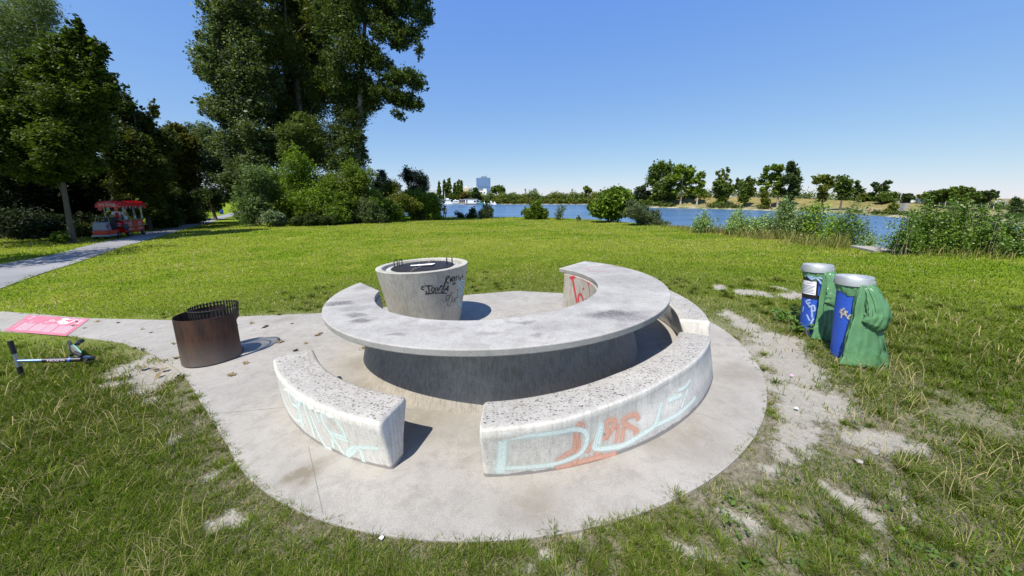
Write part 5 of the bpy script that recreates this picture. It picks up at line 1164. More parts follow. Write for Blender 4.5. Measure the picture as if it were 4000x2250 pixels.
# lake edge shrubs
LG = 'shrubs on the lake bank'
for k, (x, Y, bl_, lab, co, n, lf, asp) in enumerate([
 (1790,43.5,[(1790,838,18,14),(1805,845,16,10)],'tiny dark shoots on the bank beside the man',DARK,500,.12,.3),
 (1847,42.5,[(1847,830,16,24),(1835,845,18,14),(1855,845,16,14)],'small dark green bush on the bank left of the pale willow',MIDG,900,.13,.5),
 (1898,41,[(1900,825,22,38),(1885,838,22,26),(1915,835,18,30),(1900,790,8,20)],'pale upright willow bush standing at the water',WILLOW,2600,.14,.25),
 (2095,37,[(2095,825,38,34),(2120,835,30,26),(2065,835,26,28),(2095,800,24,18)],'bright green rounded bush at the middle of the bank',BRIGHT,3400,.13,.6),
 (2185,36,[(2185,830,26,30),(2200,815,16,20),(2175,845,18,16)],'sparse grey sapling right of the rounded bush',WILLOW,450,.11,.3),
 (2262,34,[(2262,855,9,12)],'tiny green seedling on the bank edge',BRIGHT,200,.10,.5),
 (2380,31.5,[(2380,790,60,50),(2420,770,48,40),(2340,820,40,36),(2400,830,55,36),(2450,790,36,40),(2410,745,26,18),(2310,810,22,14),(2440,755,16,18)],'big bright maple bush with broad leaves on the bank',((.08,.14,.012),(.15,.215,.02)),8500,.17,.75),
 (2520,26.5,[(2480,830,46,36),(2520,850,50,36),(2560,870,44,26),(2470,800,24,24),(2500,815,30,20),(2590,880,24,14)],'grey-green spreading willow bush beside the maple bush',WILLOW,8000,.11,.25),
 (2260,33.5,[(2330,868,18,7),(2260,868,14,5)],'low green weeds at the foot of the maple bush',BRIGHT,300,.12,.4)]):
    plant('bank_shrub', gb(x, Y), bl_, Y, lab, 'shrub', LG, n, lf, co, 160+k, 0, asp=asp)
# silver poplar shoots and saplings on the right
RG = 'poplar shoots on the right bank'
for k, (x, Y, bl_, lab, co, n, lf) in enumerate([
 (2748,19.5,[(2748,855,22,26),(2735,870,20,18),(2765,865,18,22),(2750,830,8,14)],'small silvery poplar shoot, leftmost of the right bank row',SILVER,700,.10),
 (2880,18.5,[(2880,850,28,30),(2900,870,26,20),(2860,870,22,20),(2890,825,10,18)],'silvery poplar shoot second from the left in the bank row',SILVER,1000,.10),
 (2975,17.5,[(2975,870,30,24),(3000,860,22,26),(2955,880,26,20)],'low silvery poplar shoot left of the tallest shoot',SILVER,900,.10),
 (3075,16.5,[(3070,850,38,50),(3060,800,18,30),(3100,870,36,40),(3045,880,30,30),(3085,810,14,20),(3062,780,6,12)],'tallest silvery poplar shoot in the middle of the bank row',((.075,.115,.045),(.135,.17,.085)),2600,.095),
 (3190,15.6,[(3180,850,34,50),(3210,830,30,36),(3230,870,36,40),(3160,890,30,26),(3190,800,10,20)],'bright green poplar sapling right of the tallest shoot',BRIGHT,2200,.095),
 (3320,14.5,[(3320,850,30,42),(3340,900,34,36),(3300,890,28,36),(3330,805,10,18),(3375,820,8,8),(3365,870,20,24),(3385,915,24,24),(3360,800,7,12),(3400,790,5,6)],'dark green arching sapling left of the concrete slab',((.04,.075,.012),(.085,.13,.02)),2300,.09),
 (2930,18.2,[(2925,885,30,16),(2945,870,16,20)],'low grassy grey shoot between two silvery shoots',SILVER,600,.10),
 (3130,16.8,[(3120,880,30,34),(3135,850,18,26),(3110,905,26,18)],'silvery shoot crowding the right side of the tallest shoot',((.08,.125,.04),(.14,.18,.075)),1300,.10),
 (3260,15.2,[(3255,900,30,28),(3270,870,20,30),(3245,925,26,16)],'leafy green shoot filling the gap before the arching sapling',BRIGHT,1300,.09),
 (3700,10.5,[(3690,960,50,30),(3660,985,50,20),(3720,940,40,36)],'low birch scrub in front of the two dense thickets',((.05,.085,.014),(.095,.14,.022)),1500,.07),
 (3860,10.0,[(3850,950,44,36),(3870,900,26,40),(3830,980,44,20)],'birch scrub joining the middle and right thickets',((.05,.085,.014),(.095,.14,.022)),1700,.07),
 (3420,13.2,[(3410,930,24,18),(3395,945,20,12)],'small grey leaved shrub beside the concrete slab',SILVER,500,.06),
 (3500,11.2,[(3495,955,16,24),(3480,965,12,16)],'thin bare twiggy shrub right of the slab',WILLOW,90,.05),
 (3620,10.6,[(3580,880,44,50),(3560,930,40,46),(3640,850,52,46),(3650,920,60,56),(3625,790,10,34),(3560,830,18,24),(3600,970,46,20)],'dense birch thicket at the right of the slab',((.05,.085,.014),(.095,.14,.022)),3600,.075),
 (3760,10.2,[(3730,840,50,44),(3760,910,60,60),(3810,860,44,40),(3820,930,50,50),(3780,800,18,20),(3720,790,10,24),(3740,970,60,24),(3840,830,16,22)],'dense birch thicket in the middle of the right bank',((.05,.085,.014),(.095,.14,.022)),3600,.075),
 (3930,9.8,[(3900,900,34,50),(3950,890,36,50),(3985,930,40,50),(3880,960,36,26),(3910,840,10,24),(3960,970,50,26),(4020,900,40,60),(3905,800,5,12)],'thin birch thicket at the right edge',((.045,.075,.016),(.085,.12,.025)),2600,.07)]):
    shoots('sapling', gb(x, Y), bl_, Y, lab, 'sapling', RG, int(n*3.4), lf*.95, [tuple(min(.36, v*(1.5, 1.65, 1.0)[i_]) for i_, v in enumerate(c_)) for c_ in co], 200+k)
# far bank
FB_ = 'trees on the far bank'
FS = 1.12
def ftree(col, d, blobs, lab, co=MIDG, n=1500, tr=.35, nm='bank_tree', lf=None, bark=None, lm=True, sh=.42):
    b = farpt(col, d); Y = b[1]; plant(nm, b, [(q_[0], q_[1], q_[2]*FS, q_[3]*FS) for q_ in blobs], Y, lab, 'tree', FB_, n, lf or .0042*Y, co, int(col)+d, tr, bark=bark, twig=False, limbs=lm, per=10, shell=sh, cl=.2, kids=4, nmul=2.2, lmul=1.2)
FD = ((.08,.125,.022),(.125,.17,.03)); FM = ((.12,.185,.02),(.18,.235,.028)); FO = ((.135,.165,.026),(.18,.20,.034)); FK = ((.05,.085,.026),(.085,.12,.036))
LBK = simple('light_bark', (.34,.29,.22), .9)
ftree(2557,9,[(2570,660,30,30),(2553,700,30,34),(2602,665,26,34),(2612,710,30,34),(2578,745,34,34),(2610,752,26,28),(2560,775,24,18)],'largest round topped tree on the far bank',FD,3400,.5,bark=LBK)
ftree(2660,9,[(2655,665,28,20),(2692,672,24,26),(2642,695,28,18),(2685,705,26,22),(2650,740,16,16),(2692,745,18,22),(2640,752,14,12),(2665,725,18,18)],'bright tree with pale stems right of the largest tree',FM,2300,.4,bark=LBK)
ftree(2724,9,[(2738,685,15,18),(2716,705,17,14),(2742,720,15,16),(2725,745,16,20),(2748,752,12,14)],'narrow bright tree with open gaps on the far bank',FM,900,.35,bark=LBK)
ftree(2818,8,[(2818,735,32,26),(2822,768,22,24),(2800,720,18,14),(2845,740,18,22),(2812,795,24,12)],'dense dark bushy tree below the vase shaped top',FD,2000,.35)
ftree(2826,10,[(2800,675,9,14),(2812,690,9,18),(2826,672,8,20),(2842,664,6,14),(2838,690,9,20),(2852,705,7,9),(2818,705,14,14)],'thin vase shaped tree top above the dense bushy tree',FO,330,.25,sh=.6)
ftree(2885,30,[(2887,710,11,12),(2875,728,12,12),(2896,738,14,18),(2862,735,6,10)],'dark knobbly tree behind the levee',FK,600,.3)
ftree(2912,7,[(2920,718,22,18),(2937,712,14,16),(2912,742,22,20),(2906,775,20,22),(2935,752,14,20),(2925,697,7,10)],'dark egg shaped tree at the foot of the levee',FD,1700,.35)
ftree(2998,9,[(2993,665,12,18),(2985,690,15,12),(3012,692,16,16),(2972,712,14,14),(3000,722,15,16),(2980,740,12,12)],'ragged tree with open branches left of the tall pair',FM,900,.3)
ftree(2985,6,[(2986,762,14,16),(2990,788,14,16),(2996,805,10,8)],'small pale bush at the foot of the ragged tree',FO,700,.2)
ftree(3041,10,[(3030,655,17,12),(3048,660,15,16),(3034,688,20,16),(3045,720,20,20),(3032,745,14,14),(3052,750,14,16)],'tall tree with bright crown and bare trunk',FM,1500,.35,bark=LBK)
ftree(3090,11,[(3092,645,14,18),(3096,672,22,20),(3082,700,24,22),(3112,705,16,26),(3102,738,22,20),(3084,768,16,18)],'tallest dark dense tree on the far bank',FK,2600,.4)
ftree(3217,8,[(3205,700,22,16),(3232,708,20,18),(3188,712,14,8),(3216,735,18,18),(3252,722,12,10),(3212,765,16,20),(3225,690,16,12)],'spreading tree with a flat crown right of the lamp post',FO,1600,.3)
ftree(3289,8,[(3290,702,20,16),(3308,715,20,18),(3280,735,18,22),(3310,745,22,22),(3290,768,18,16)],'broad tree with a short trunk beside the flat crowned tree',FD,1700,.28)
ftree(3350,26,[(3348,715,7,14),(3352,735,10,14),(3358,758,16,20)],'dark pointed conifer behind the levee',FK,700,.2)
ftree(3385,24,[(3370,770,14,14),(3400,765,16,16),(3390,780,22,8)],'round yellow green bush on the levee top',FO,900,.2)
ftree(3440,26,[(3418,722,10,12),(3430,740,12,16),(3450,730,9,20),(3472,714,10,8),(3462,735,9,14)],'thin dark tree with a knobbly broken crown',FK,600,.25)
ftree(3460,24,[(3445,768,18,16),(3470,766,20,18),(3455,780,28,10)],'round dark green bush below the knobbly tree',FD,1100,.2)
ftree(3500,28,[(3500,770,12,14),(3512,775,8,10)],'small dark bush left of the slender lamp mast',FD,350,.15)
ftree(3545,26,[(3545,768,14,12),(3560,778,10,10),(3535,778,10,8)],'small round tree right of the slender lamp mast',FK,500,.15)
ftree(3605,26,[(3600,768,14,8),(3612,775,12,8)],'pale little tree above the white boards',FO,350,.12)
ftree(3640,20,[(3628,760,14,12),(3650,768,18,18),(3635,785,16,14)],'dark tree at the left end of the dark fence',FD,900,.15)
ftree(3690,22,[(3685,750,20,12),(3700,765,16,16),(3680,775,16,14)],'loose tree behind the dark fence',FD,900,.15)
ftree(3728,20,[(3722,740,10,10),(3735,755,14,14),(3728,775,12,14)],'slim yellow green tree behind the dark fence',FM,800,.15)
ftree(3775,20,[(3762,742,16,12),(3785,752,20,16),(3770,772,18,16)],'largest round tree behind the dark fence',FD,1200,.16)
ftree(3830,20,[(3825,765,18,14),(3845,775,16,16),(3835,788,16,10)],'broad tree near the right end of the fence',FD,900,.15)
ftree(3875,21,[(3868,752,14,9),(3882,765,12,14),(3860,770,10,14)],'upright tree at the right end of the fence',FK,800,.15)
ftree(3480,2,[(3490,808,14,16),(3478,828,18,16),(3500,836,16,12),(3465,836,12,10)],'grey-green bush leaning over the far waterline',FO,1300,.15)
ftree(3975,8,[(3972,790,16,24),(3985,835,28,34),(3958,850,20,24),(3990,880,30,24)],'dark shrub on the levee at the right edge',FK,1500,.15)
for k, (x, t, r_, d) in enumerate([(1715,712,6,12),(1736,706,6,12),(1752,698,11,14),(1777,716,6,14),(1790,709,8,14),(1802,707,6,13)]):
    hh_ = 785-t; ftree(x, d, [(x,t+hh_*f,r_*w_,hh_*.2) for f, w_ in ((.12,.55),(.32,.9),(.52,1.05),(.74,1.1),(.92,.9))], ['thin columnar poplar standing alone on the left of its row','thin columnar poplar just left of the tallest','tallest broad columnar poplar behind the white boat','thin columnar poplar between the two broad ones','broad columnar poplar right of the mast','columnar poplar at the right end of its row'][k], FD, 700, .3, 'columnar_poplar')
ftree(1815,5,[(1815,764,12,10),(1808,770,10,8)],'rusty brown bush behind the moored boats',((.11,.075,.02),(.15,.09,.025)),500,.2)
ftree(1857,6,[(1857,742,10,9),(1855,762,12,14),(1866,756,8,8)],'dark ragged tree below the glass tower',FK,700,.25)
ftree(1945,30,[(1945,738,20,13),(1930,745,14,10),(1960,748,14,10)],'round dark tree rising above the far wood',FD,900,.25)
ftree(2540,14,[(2500,745,20,20),(2520,760,20,20),(2540,768,16,18),(2490,765,18,16)],'round grey willow left of the largest far tree',((.04,.058,.028),(.06,.08,.036)),1500,.3)
ftree(2290,12,[(2290,735,10,8),(2300,745,12,10)],'small tree top standing up from the far wood',FO,400,.2)
# the far wood reads as one mass
V = []; Q = []; Cw = []; off = 0
for p in np.arange(1560, 2760, 8):
    for rep in range(3):
        pp_ = p+rng.normal(0, 4); d = 2+rep*9+rng.random()*7; b = farpt(pp_, d); top = (734+22*vnoise(pp_, 0, .022, 7)+18*vnoise(pp_, 5, .08, 8)) if rep else 772+14*vnoise(pp_, 3, .05, 9)
        if pp_ > 2440: top = max(top, 766)+6
        if 1680 < pp_ < 1800: top += 8
        if pp_ > 2560 and d < 20: continue
        tz = at(pp_, top, b[1])[2]; h = max(tz-b[2], 1.0); r_ = 2.6+2.2*rng.random()
        bl_ = [(b[0], b[1], b[2]+h*.72, r_, h*.30), (b[0]+rng.normal(0,1), b[1], b[2]+h*.32, r_*1.15, h*.34)]
        k_ = rng.random(); co = ((.09+.04*k_,.125+.015*k_,.018),(.14+.03*k_,.165,.025)) if rng.random() > .3 else FD
        P, col, _, _ = crown(bl_, 260, .9, co, int(p*10+rep), .22, per=7); P = P[P[:,2] > b[2]-.3]; col = np.resize(col, (len(P), 3))
        v, q, c = leafquads(P, .4, .95, col, .7, .05); V.append(v); Q.append(q+off); Cw.append(c); off += len(v)
tag(link('far_wood', mesh_np('far_wood', np.concatenate(V), [np.concatenate(Q)], False, {'tint': np.concatenate(Cw)}), M_LEAF), kind='stuff')
# low scrub and waterline weeds of the far bank
V = []; Q = []; Cw = []; off = 0
for p in np.arange(2420, 4000, 5):
    for rep in range(2):
        if rep == 0 and vnoise(p, 0, .03, 21) < .42: continue
        d = (1.5+2.5*rng.random()) if rep == 0 else 25+3*rng.random()
        if rep == 1 and vnoise(p, 9, .045, 22) < .25: continue
        b = farpt(p, d); s = b[1]/140*(.5+.9*rng.random())*(1.1 if rep == 0 else 2.3)
        P, col, _, _ = crown([(b[0], b[1], b[2]+s*.5, s*1.3, s*.7)], 60, .5, ((.07,.10,.015),(.12,.13,.025)) if rep == 0 else FD, int(p*3+rep), .3, per=6); P = P[P[:,2] > b[2]-.2]; col = np.resize(col, (len(P),3))
        v, q, c = leafquads(P, .4, .0045*b[1], col, .6, .05); V.append(v); Q.append(q+off); Cw.append(c); off += len(v)
tag(link('far_scrub', mesh_np('far_scrub', np.concatenate(V), [np.concatenate(Q)], False, {'tint': np.concatenate(Cw)}), M_LEAF), kind='stuff')
# ---------------------------------------------------------------- ice cream cart on the path
M_CRED = simple('cart_red', (.62,.008,.012), .32, 0, .08, 3, 0, .5, .3); M_CRED2 = simple('cart_orange_red', (.58,.018,.010), .35, 0, .08, 3); M_CWHITE = simple('cart_white', (.26,.28,.33), .4, 0, .05, 4); M_STEEL = simple('brushed_steel', (.26,.27,.28), .35, .8, .08)
M_POST = simple('steel_post', (.45,.47,.47), .4, .6); M_RUB = simple('rubber', (.02,.02,.022), .8); M_SEAT = simple('seat_black', (.018,.018,.02), .6); M_DGREY = simple('dark_interior', (.03,.03,.035), .8)
cg = hit(478,929); cgr = hit(575,917)
yaw = R_(-72); cg = hit(500, 922)
MR_ = Matrix.Translation((float(cg[0]), float(cg[1]), float(gz(cg[0], cg[1]))+.012)) @ Matrix.Rotation(yaw, 4, 'Z'); MC = MR_ @ Matrix.Diagonal((.77, .77, 1, 1))
cart = empty('ice_cream_cart', MC, 'red ice cream cart with arched red roof, posters and white lettering on the path', 'ice cream cart')
M_LOGO = simple('logo_white', (.62,.58,.58), .5, 0, .03)
b = MB(); b.box((0,0,.68), (2.25,1.22,.78)); cb = b.build('body', M_CRED2, cart, bevel=.05)
b = MB(); b.box((1.10,0,.70), (.10,1.26,.72)); b.build('front_panel', M_CRED, cart, bevel=.03)
b = MB(); b.box((.05,0,1.10), (2.5,1.42,.05)); b.build('counter', M_STEEL, cart, bevel=.01)
b = MB(); b.box((-.1,.68,.70), (2.5,.14,.03)); b.build('side_rail', M_STEEL, cart, bevel=.005)
b = MB(); b.box((1.25,0,.70), (.12,1.3,.03)); b.build('front_rail', M_STEEL, cart, bevel=.005)
b = MB(); ars = []
for k in range(13):
    t = -1+2*k/12; ars.append((.86*t, 2.04+.30*math.sqrt(max(0, 1-abs(t)**2.6))))
vs_ = [[b.b.verts.new((x, y*(1-.1*(abs(x) > 1.45)), z-(.10 if abs(x) > 1.45 else 0)*(z > 2.1))) for y, z in ars] for x in (-1.5,-1.38,1.38,1.5)]
ws_ = [[b.b.verts.new((x, y*.97, z-.05)) for y, z in ars] for x in (-1.48,-1.36,1.36,1.48)]
for A in (vs_, ws_):
    for P_, Q_ in zip(A[:-1], A[1:]):
        for k in range(12): b.b.faces.new((P_[k], P_[k+1], Q_[k+1], Q_[k]))
for e in (0, 3):
    for k in range(12): b.b.faces.new((vs_[e][k], vs_[e][k+1], ws_[e][k+1], ws_[e][k]))
for A, B in zip(range(3), range(1,4)):
    for k in (0, 12): b.b.faces.new((vs_[A][k], vs_[B][k], ws_[B][k], ws_[A][k]))
# closed gables carry the name
for e, x in ((0,-1.44),(3,1.44)):
    b.poly([(x, y*.93, z-.06) for y, z in ars]+[(x,.8,1.93),(x,-.8,1.93)], .02, (1,0,0))
roof = b.build('roof', M_CRED, cart, True)
fontmesh('roof_lettering', 'Eis Gugl', .33, M_LOGO, roof, Matrix.Translation((1.465,0,2.13)) @ Matrix(((0,0,1,0),(1,0,0,0),(0,1,0,0),(0,0,0,1))), .004)
for x in (-1.05, .95):
    for y in (-.58, .58): MB().tube([(x,y,1.1),(x,y,2.05)], .022, 8).build('roof_post', M_POST, cart, True)
for x, y in ((-.95,.55),(-.95,-.55),(.72,.55),(.72,-.55)): w_ = disc(cart, (x,y,.21), Vector((0,1,0)), .21, .14, 'wheel', M_RUB); disc(w_, (x,y*1.01,.21), Vector((0,1,0)), .10, .145, 'rim', M_STEEL)
for x, cols_ in ((.80,((.12,.30,.65),(.55,.45,.08),(.45,.15,.05),(.55,.70,.85))),(-.18,((.12,.14,.14),(.14,.16,.16),(.12,.14,.14),(.5,.5,.5))),(-1.02,((.35,.5,.7),(.6,.5,.1),(.5,.25,.05),(.35,.5,.4)))):
    b = MB(); b.box((x,.63,1.56), (.24,.02,.86)); pf = b.build('poster_frame', M_CWHITE, cart, bevel=.006)
    for i, c in enumerate(cols_): b = MB(); b.box((x,.642,1.86-.20*i), (.20,.006,.19)); b.build('poster_picture', simple('poster_print', c, .5, 0, .4, 14), pf)
for i, x in enumerate((1.2,.85,.45,.1,-.2,-.5,-.85,-1.25)): b = MB(); b.box((x,.80,1.93), (.16,.008,.20)); b.build('price_flag', M_CRED if i % 2 else M_CWHITE, cart)
for i, y in enumerate((.45,-.05,-.55)): b = MB(); b.box((1.40,y,1.84), (.008,.20,.22)); b.build('price_flag', M_CWHITE if i == 1 else M_CRED, cart)
def heart(parent, M, s, mat, name='heart_logo'):
    """double-lined swirling heart"""
    m = MB()
    def hl(k, w, t0, t1):
        pts = []
        for t in np.linspace(t0, t1, 34):
            x = 16*math.sin(t)**3; y = 13*math.cos(t)-5*math.cos(2*t)-2*math.cos(3*t)-math.cos(4*t); pts.append((x*k, y*k, 0))
        m.tube(pts, w, 5)
    hl(s/32, s*.055, .25, 5.4); hl(s/58, s*.045, .9, 6.1)
    for v in m.b.verts: v.co.z *= .15
    bmesh.ops.transform(m.b, matrix=M, verts=m.b.verts); return m.build(name, mat, parent, True)
SIDE = lambda x, z, y=.618: Matrix.Translation((x, y, z)) @ Matrix(((-1,0,0,0),(0,0,1,0),(0,1,0,0),(0,0,0,1)))
FRONT = lambda y, z, x=1.157: Matrix.Translation((x, y, z)) @ Matrix(((0,0,1,0),(1,0,0,0),(0,1,0,0),(0,0,0,1)))
for x in (.50, -.62):
    heart(cart, SIDE(x, .78), .36, M_LOGO); fontmesh('side_lettering', 'ESKIMO', .17, M_LOGO, cart, SIDE(x, .47), .003)
heart(cart, FRONT(.25, .82), .30, M_LOGO)
b = MB(); b.box((.42,.625,.98), (.16,.01,.17)); b.box((.95,.625,.80), (.26,.01,.34)); b.build('notice', M_CWHITE, cart)
b = MB(); b.box((.25,-.1,1.32), (.55,.9,.40), Matrix.Rotation(R_(14),3,'Y')); b.build('freezer', M_STEEL, cart, bevel=.03)
b = MB(); b.box((1.02,-.1,1.17), (.22,.9,.09)); b.build('tray', M_STEEL, cart, bevel=.01)
b = MB(); bmesh.ops.create_icosphere(b.b, subdivisions=3, radius=.17); [v.co.__setitem__(2, v.co.z*1.5) for v in b.b.verts]; bmesh.ops.translate(b.b, vec=(1.05,.62,.66), verts=b.b.verts)
for v in b.b.verts: v.co += Vector((.03*math.sin(13*v.co.z), .03*math.sin(11*v.co.x+7*v.co.z), 0))
b.build('cover_cloth', simple('dark_cloth', (.05,.055,.06), .8), cart, True)
# tractor unit in front
T0 = 1.52
b = MB(); b.box((T0+.62,0,.40), (1.25,.92,.26)); b.build('tractor_chassis', M_CRED, cart, bevel=.05)
b = MB(); b.box((T0+.68,0,.22), (1.30,.96,.14)); b.build('bumper', simple('cart_silver', (.30,.31,.32), .35, .4), cart, bevel=.03)
b = MB(); b.box((T0+.93,0,.78), (.62,.86,.52), None, .82); hood = b.build('hood', M_CWHITE, cart, bevel=.07)
heart(cart, SIDE(T0+.85, .84, .405), .26, simple('logo_red', (.45,.02,.10), .5), 'hood_logo'); fontmesh('hood_lettering', 'ESKIMO', .10, M_CRED, cart, SIDE(T0+.85, .62, .425), .003)
disc(hood, (T0+1.05,.41,.76), Vector((0,1,.12)), .07, .02, 'headlight', M_SEAT)
b = MB(); b.box((T0+.15,0,.60), (.42,.72,.16)); b.box((T0-.02,0,.95), (.14,.68,.70)); b.build('driver_seat', M_SEAT, cart, bevel=.05)
b = MB(); b.tube([(T0+.62,0,.95),(T0+.50,0,1.22)], .02, 6); b.tube([(T0+.48+.06*math.sin(t)*0, .17*math.cos(t), 1.22+.10*math.sin(t)) for t in np.linspace(0, 6.28, 17)[:-1]], .014, 6, closed=True); b.build('steering_wheel', M_SEAT, cart, True)
b = MB(); b.tube([(T0+.75,-.40,1.0),(T0+.75,-.40,1.35),(T0+.75,.40,1.35),(T0+.75,.40,1.0)], .014, 6); b.build('hand_rail', M_POST, cart, True)
b = MB(); b.box((T0-.25,0,.30), (.5,.12,.08)); b.build('tow_bar', M_SEAT, cart)
for x, y in ((T0+.12,.42),(T0+.12,-.42),(T0+1.05,.38),(T0+1.05,-.38)): w_ = disc(cart, (x,y,.21), Vector((0,1,0)), .21, .15, 'wheel', M_RUB); disc(w_, (x,y*1.01,.21), Vector((0,1,0)), .09, .155, 'rim', M_STEEL)

# ---------------------------------------------------------------- people
M_SKIN = simple('skin', (.42,.22,.14), .55, 0, .08, 8); M_HAIR = simple('dark_hair', (.02,.015,.012), .7)
def skinned(name, chains, mat, parent, sub=1):
    """chains: list of [(point, radius), ...]; equal points are shared joints"""
    me = bpy.data.meshes.new(name); key = {}; vs = []; rd = []; es = []
    for ch in chains:
        pv = None
        for p, r in ch:
            k = tuple(round(c, 4) for c in p)
            if k not in key: key[k] = len(vs); vs.append(p); rd.append(r)
            if pv is not None: es.append((pv, key[k]))
            pv = key[k]
    me.from_pydata(vs, es, []); o = link(name, me, mat, parent)
    m = o.modifiers.new('skin', 'SKIN'); m.use_smooth_shade = True
    for d, r in zip(me.skin_vertices[0].data, rd): d.radius = (r, r)
    me.skin_vertices[0].data[0].use_root = True
    s = o.modifiers.new('sub', 'SUBSURF'); s.levels = s.render_levels = sub
    dg = bpy.context.evaluated_depsgraph_get(); bpy.context.view_layer.update()
    ev = bpy.data.meshes.new_from_object(o.evaluated_get(bpy.context.evaluated_depsgraph_get())); o.modifiers.clear(); o.data = ev
    if not ev.materials: ev.materials.append(mat)
    return o
def hand(w, d, side, fingers=True):
    w = Vector(w); d = Vector(d).normalized(); s = Vector(side).normalized(); out = []
    p = w+d*.06; out.append([(tuple(w), .026), (tuple(p), .032)])
    for k, l in zip((-1.5,-.5,.5,1.5), (.065,.078,.072,.055)):
        a = p+s*.016*k+d*.03; out.append([(tuple(p), .032), (tuple(a), .010), (tuple(a+d*l*.6), .009), (tuple(a+d*l+Vector((0,-.012,0))), .007)])
    out.append([(tuple(w), .026), (tuple(w+d*.03-s*.04), .012), (tuple(w+d*.075-s*.055), .009)])
    return out
def figure(M, label, pose, shirt=None, shorts=None, cap=None, group=None):
    root = empty('person', M, label, 'person', group); P = pose
    body = [[((0,0,.95),.13),((0,.0,1.10),.125),((0,.0,1.28),.15),((0,0,1.42),.12),((0,0,1.51),.055),((0,.01,1.60),.075),((0,.015,1.70),.082),((0,.01,1.775),.05)]]
    for s in ('L','R'):
        body.append([((0,0,1.42),.12)]+[(P['sh'+s],.06),(P['el'+s],.042),(P['wr'+s],.026)])
        body += hand(P['wr'+s], Vector(P['wr'+s])-Vector(P['el'+s]), (0,1,0))
        body.append([((0,0,.95),.13),(P['hip'+s],.098),(P['kn'+s],.062),(P['an'+s],.038),(P['to'+s],.034)])
    # nose and ears
    body.append([((0,.01,1.60),.075),((0,.10,1.645),.014)])
    for sx_ in (-1, 1): body.append([((0,.015,1.70),.082),((.083*sx_,.0,1.665),.016)])
    skinned('body', body, M_SKIN, root)
    skinned('hair', [[((0,-.015,1.70),.088),((0,-.01,1.755),.075),((0,.0,1.80),.03)],[((0,-.015,1.70),.088),((0,-.045,1.64),.055)]], cap or M_HAIR, root)
    for sx_ in (-1, 1): disc(root, (.03*sx_,.088,1.675), Vector((0,1,0)), .012, .01, 'eye', M_HAIR)
    if shorts is not None:
        skinned('shorts', [[((0,0,1.04),.135),((0,0,.95),.15)]]+[[((0,0,.95),.15),(P['hip'+s],.118),(tuple(Vector(P['hip'+s])*.45+Vector(P['kn'+s])*.55),.092)] for s in ('L','R')], shorts, root)
    if shirt is not None:
        skinned('shirt', [[((0,0,.98),.15),((0,0,1.10),.145),((0,0,1.28),.17),((0,0,1.42),.135),((0,0,1.47),.09)]]+[[((0,0,1.42),.135),(P['sh'+s],.078),(tuple(Vector(P['sh'+s])*.3+Vector(P['el'+s])*.7),.062)] for s in ('L','R')], shirt, root)
    return root
mp_ = hit(1738,858)
man = figure(Matrix.Translation((mp_[0], mp_[1], float(gz(mp_[0], mp_[1])))) @ Matrix.Scale(.97, 4), 'shirtless man in dark swim shorts walking away towards the lake by the hedge',
    dict(shL=(-.19,0,1.42), elL=(-.38,-.02,1.22), wrL=(-.55,.05,1.18), shR=(.19,0,1.42), elR=(.27,-.04,1.14), wrR=(.27,.05,.92), hipL=(-.10,0,.90), knL=(-.10,-.02,.50), anL=(-.09,-.16,.10), toL=(-.09,-.04,.035), hipR=(.10,0,.90), knR=(.10,.08,.50), anR=(.09,.06,.08), toR=(.09,.19,.035)), shorts=simple('swim_shorts', (.03,.035,.07), .8))
MB().lathe([(.150,1.00),(.158,.985),(.160,.93),(.152,.915)], 20, cap=False).build('waistband', simple('pale_blue_band', (.45,.55,.75), .8), man, True)
ven = figure(MR_ @ Matrix.Translation((.56,.05,.30)) @ Matrix.Rotation(R_(-70),4,'Z') @ Matrix.Scale(.92, 4), 'ice cream seller in a white shirt and red cap behind the cart counter',
    dict(shL=(-.19,0,1.42), elL=(-.26,.08,1.16), wrL=(-.16,.28,1.06), shR=(.19,0,1.42), elR=(.26,.08,1.16), wrR=(.16,.28,1.06), hipL=(-.10,0,.90), knL=(-.10,.02,.50), anL=(-.10,0,.10), toL=(-.10,.12,.035), hipR=(.10,0,.90), knR=(.10,.02,.50), anR=(.10,0,.08), toR=(.10,.12,.035)), shirt=simple('white_shirt', (.75,.76,.82), .8), shorts=simple('dark_trousers', (.03,.03,.04), .8), cap=simple('red_cap', (.45,.02,.03), .7))
b = MB(); b.box((0,.155,1.20), (.24,.012,.40), None, .7); b.build('apron', simple('red_apron', (.42,.02,.03), .8), ven, bevel=.004)
# small blue bin and parked bicycle at the far end of the path
p_ = hit(866,836); b = MB(); b.lathe([(.0,0),(.27,0),(.29,.75),(.25,.80),(.0,.82)], 20, cap=False); bb_ = b.build('park_bin', simple('distant_bin_blue', (.02,.10,.35), .5), None, True); bb_.location = (p_[0], p_[1], float(gz(p_[0], p_[1]))); tag(bb_, 'tiny blue litter bin standing at the far end of the path', 'litter bin')

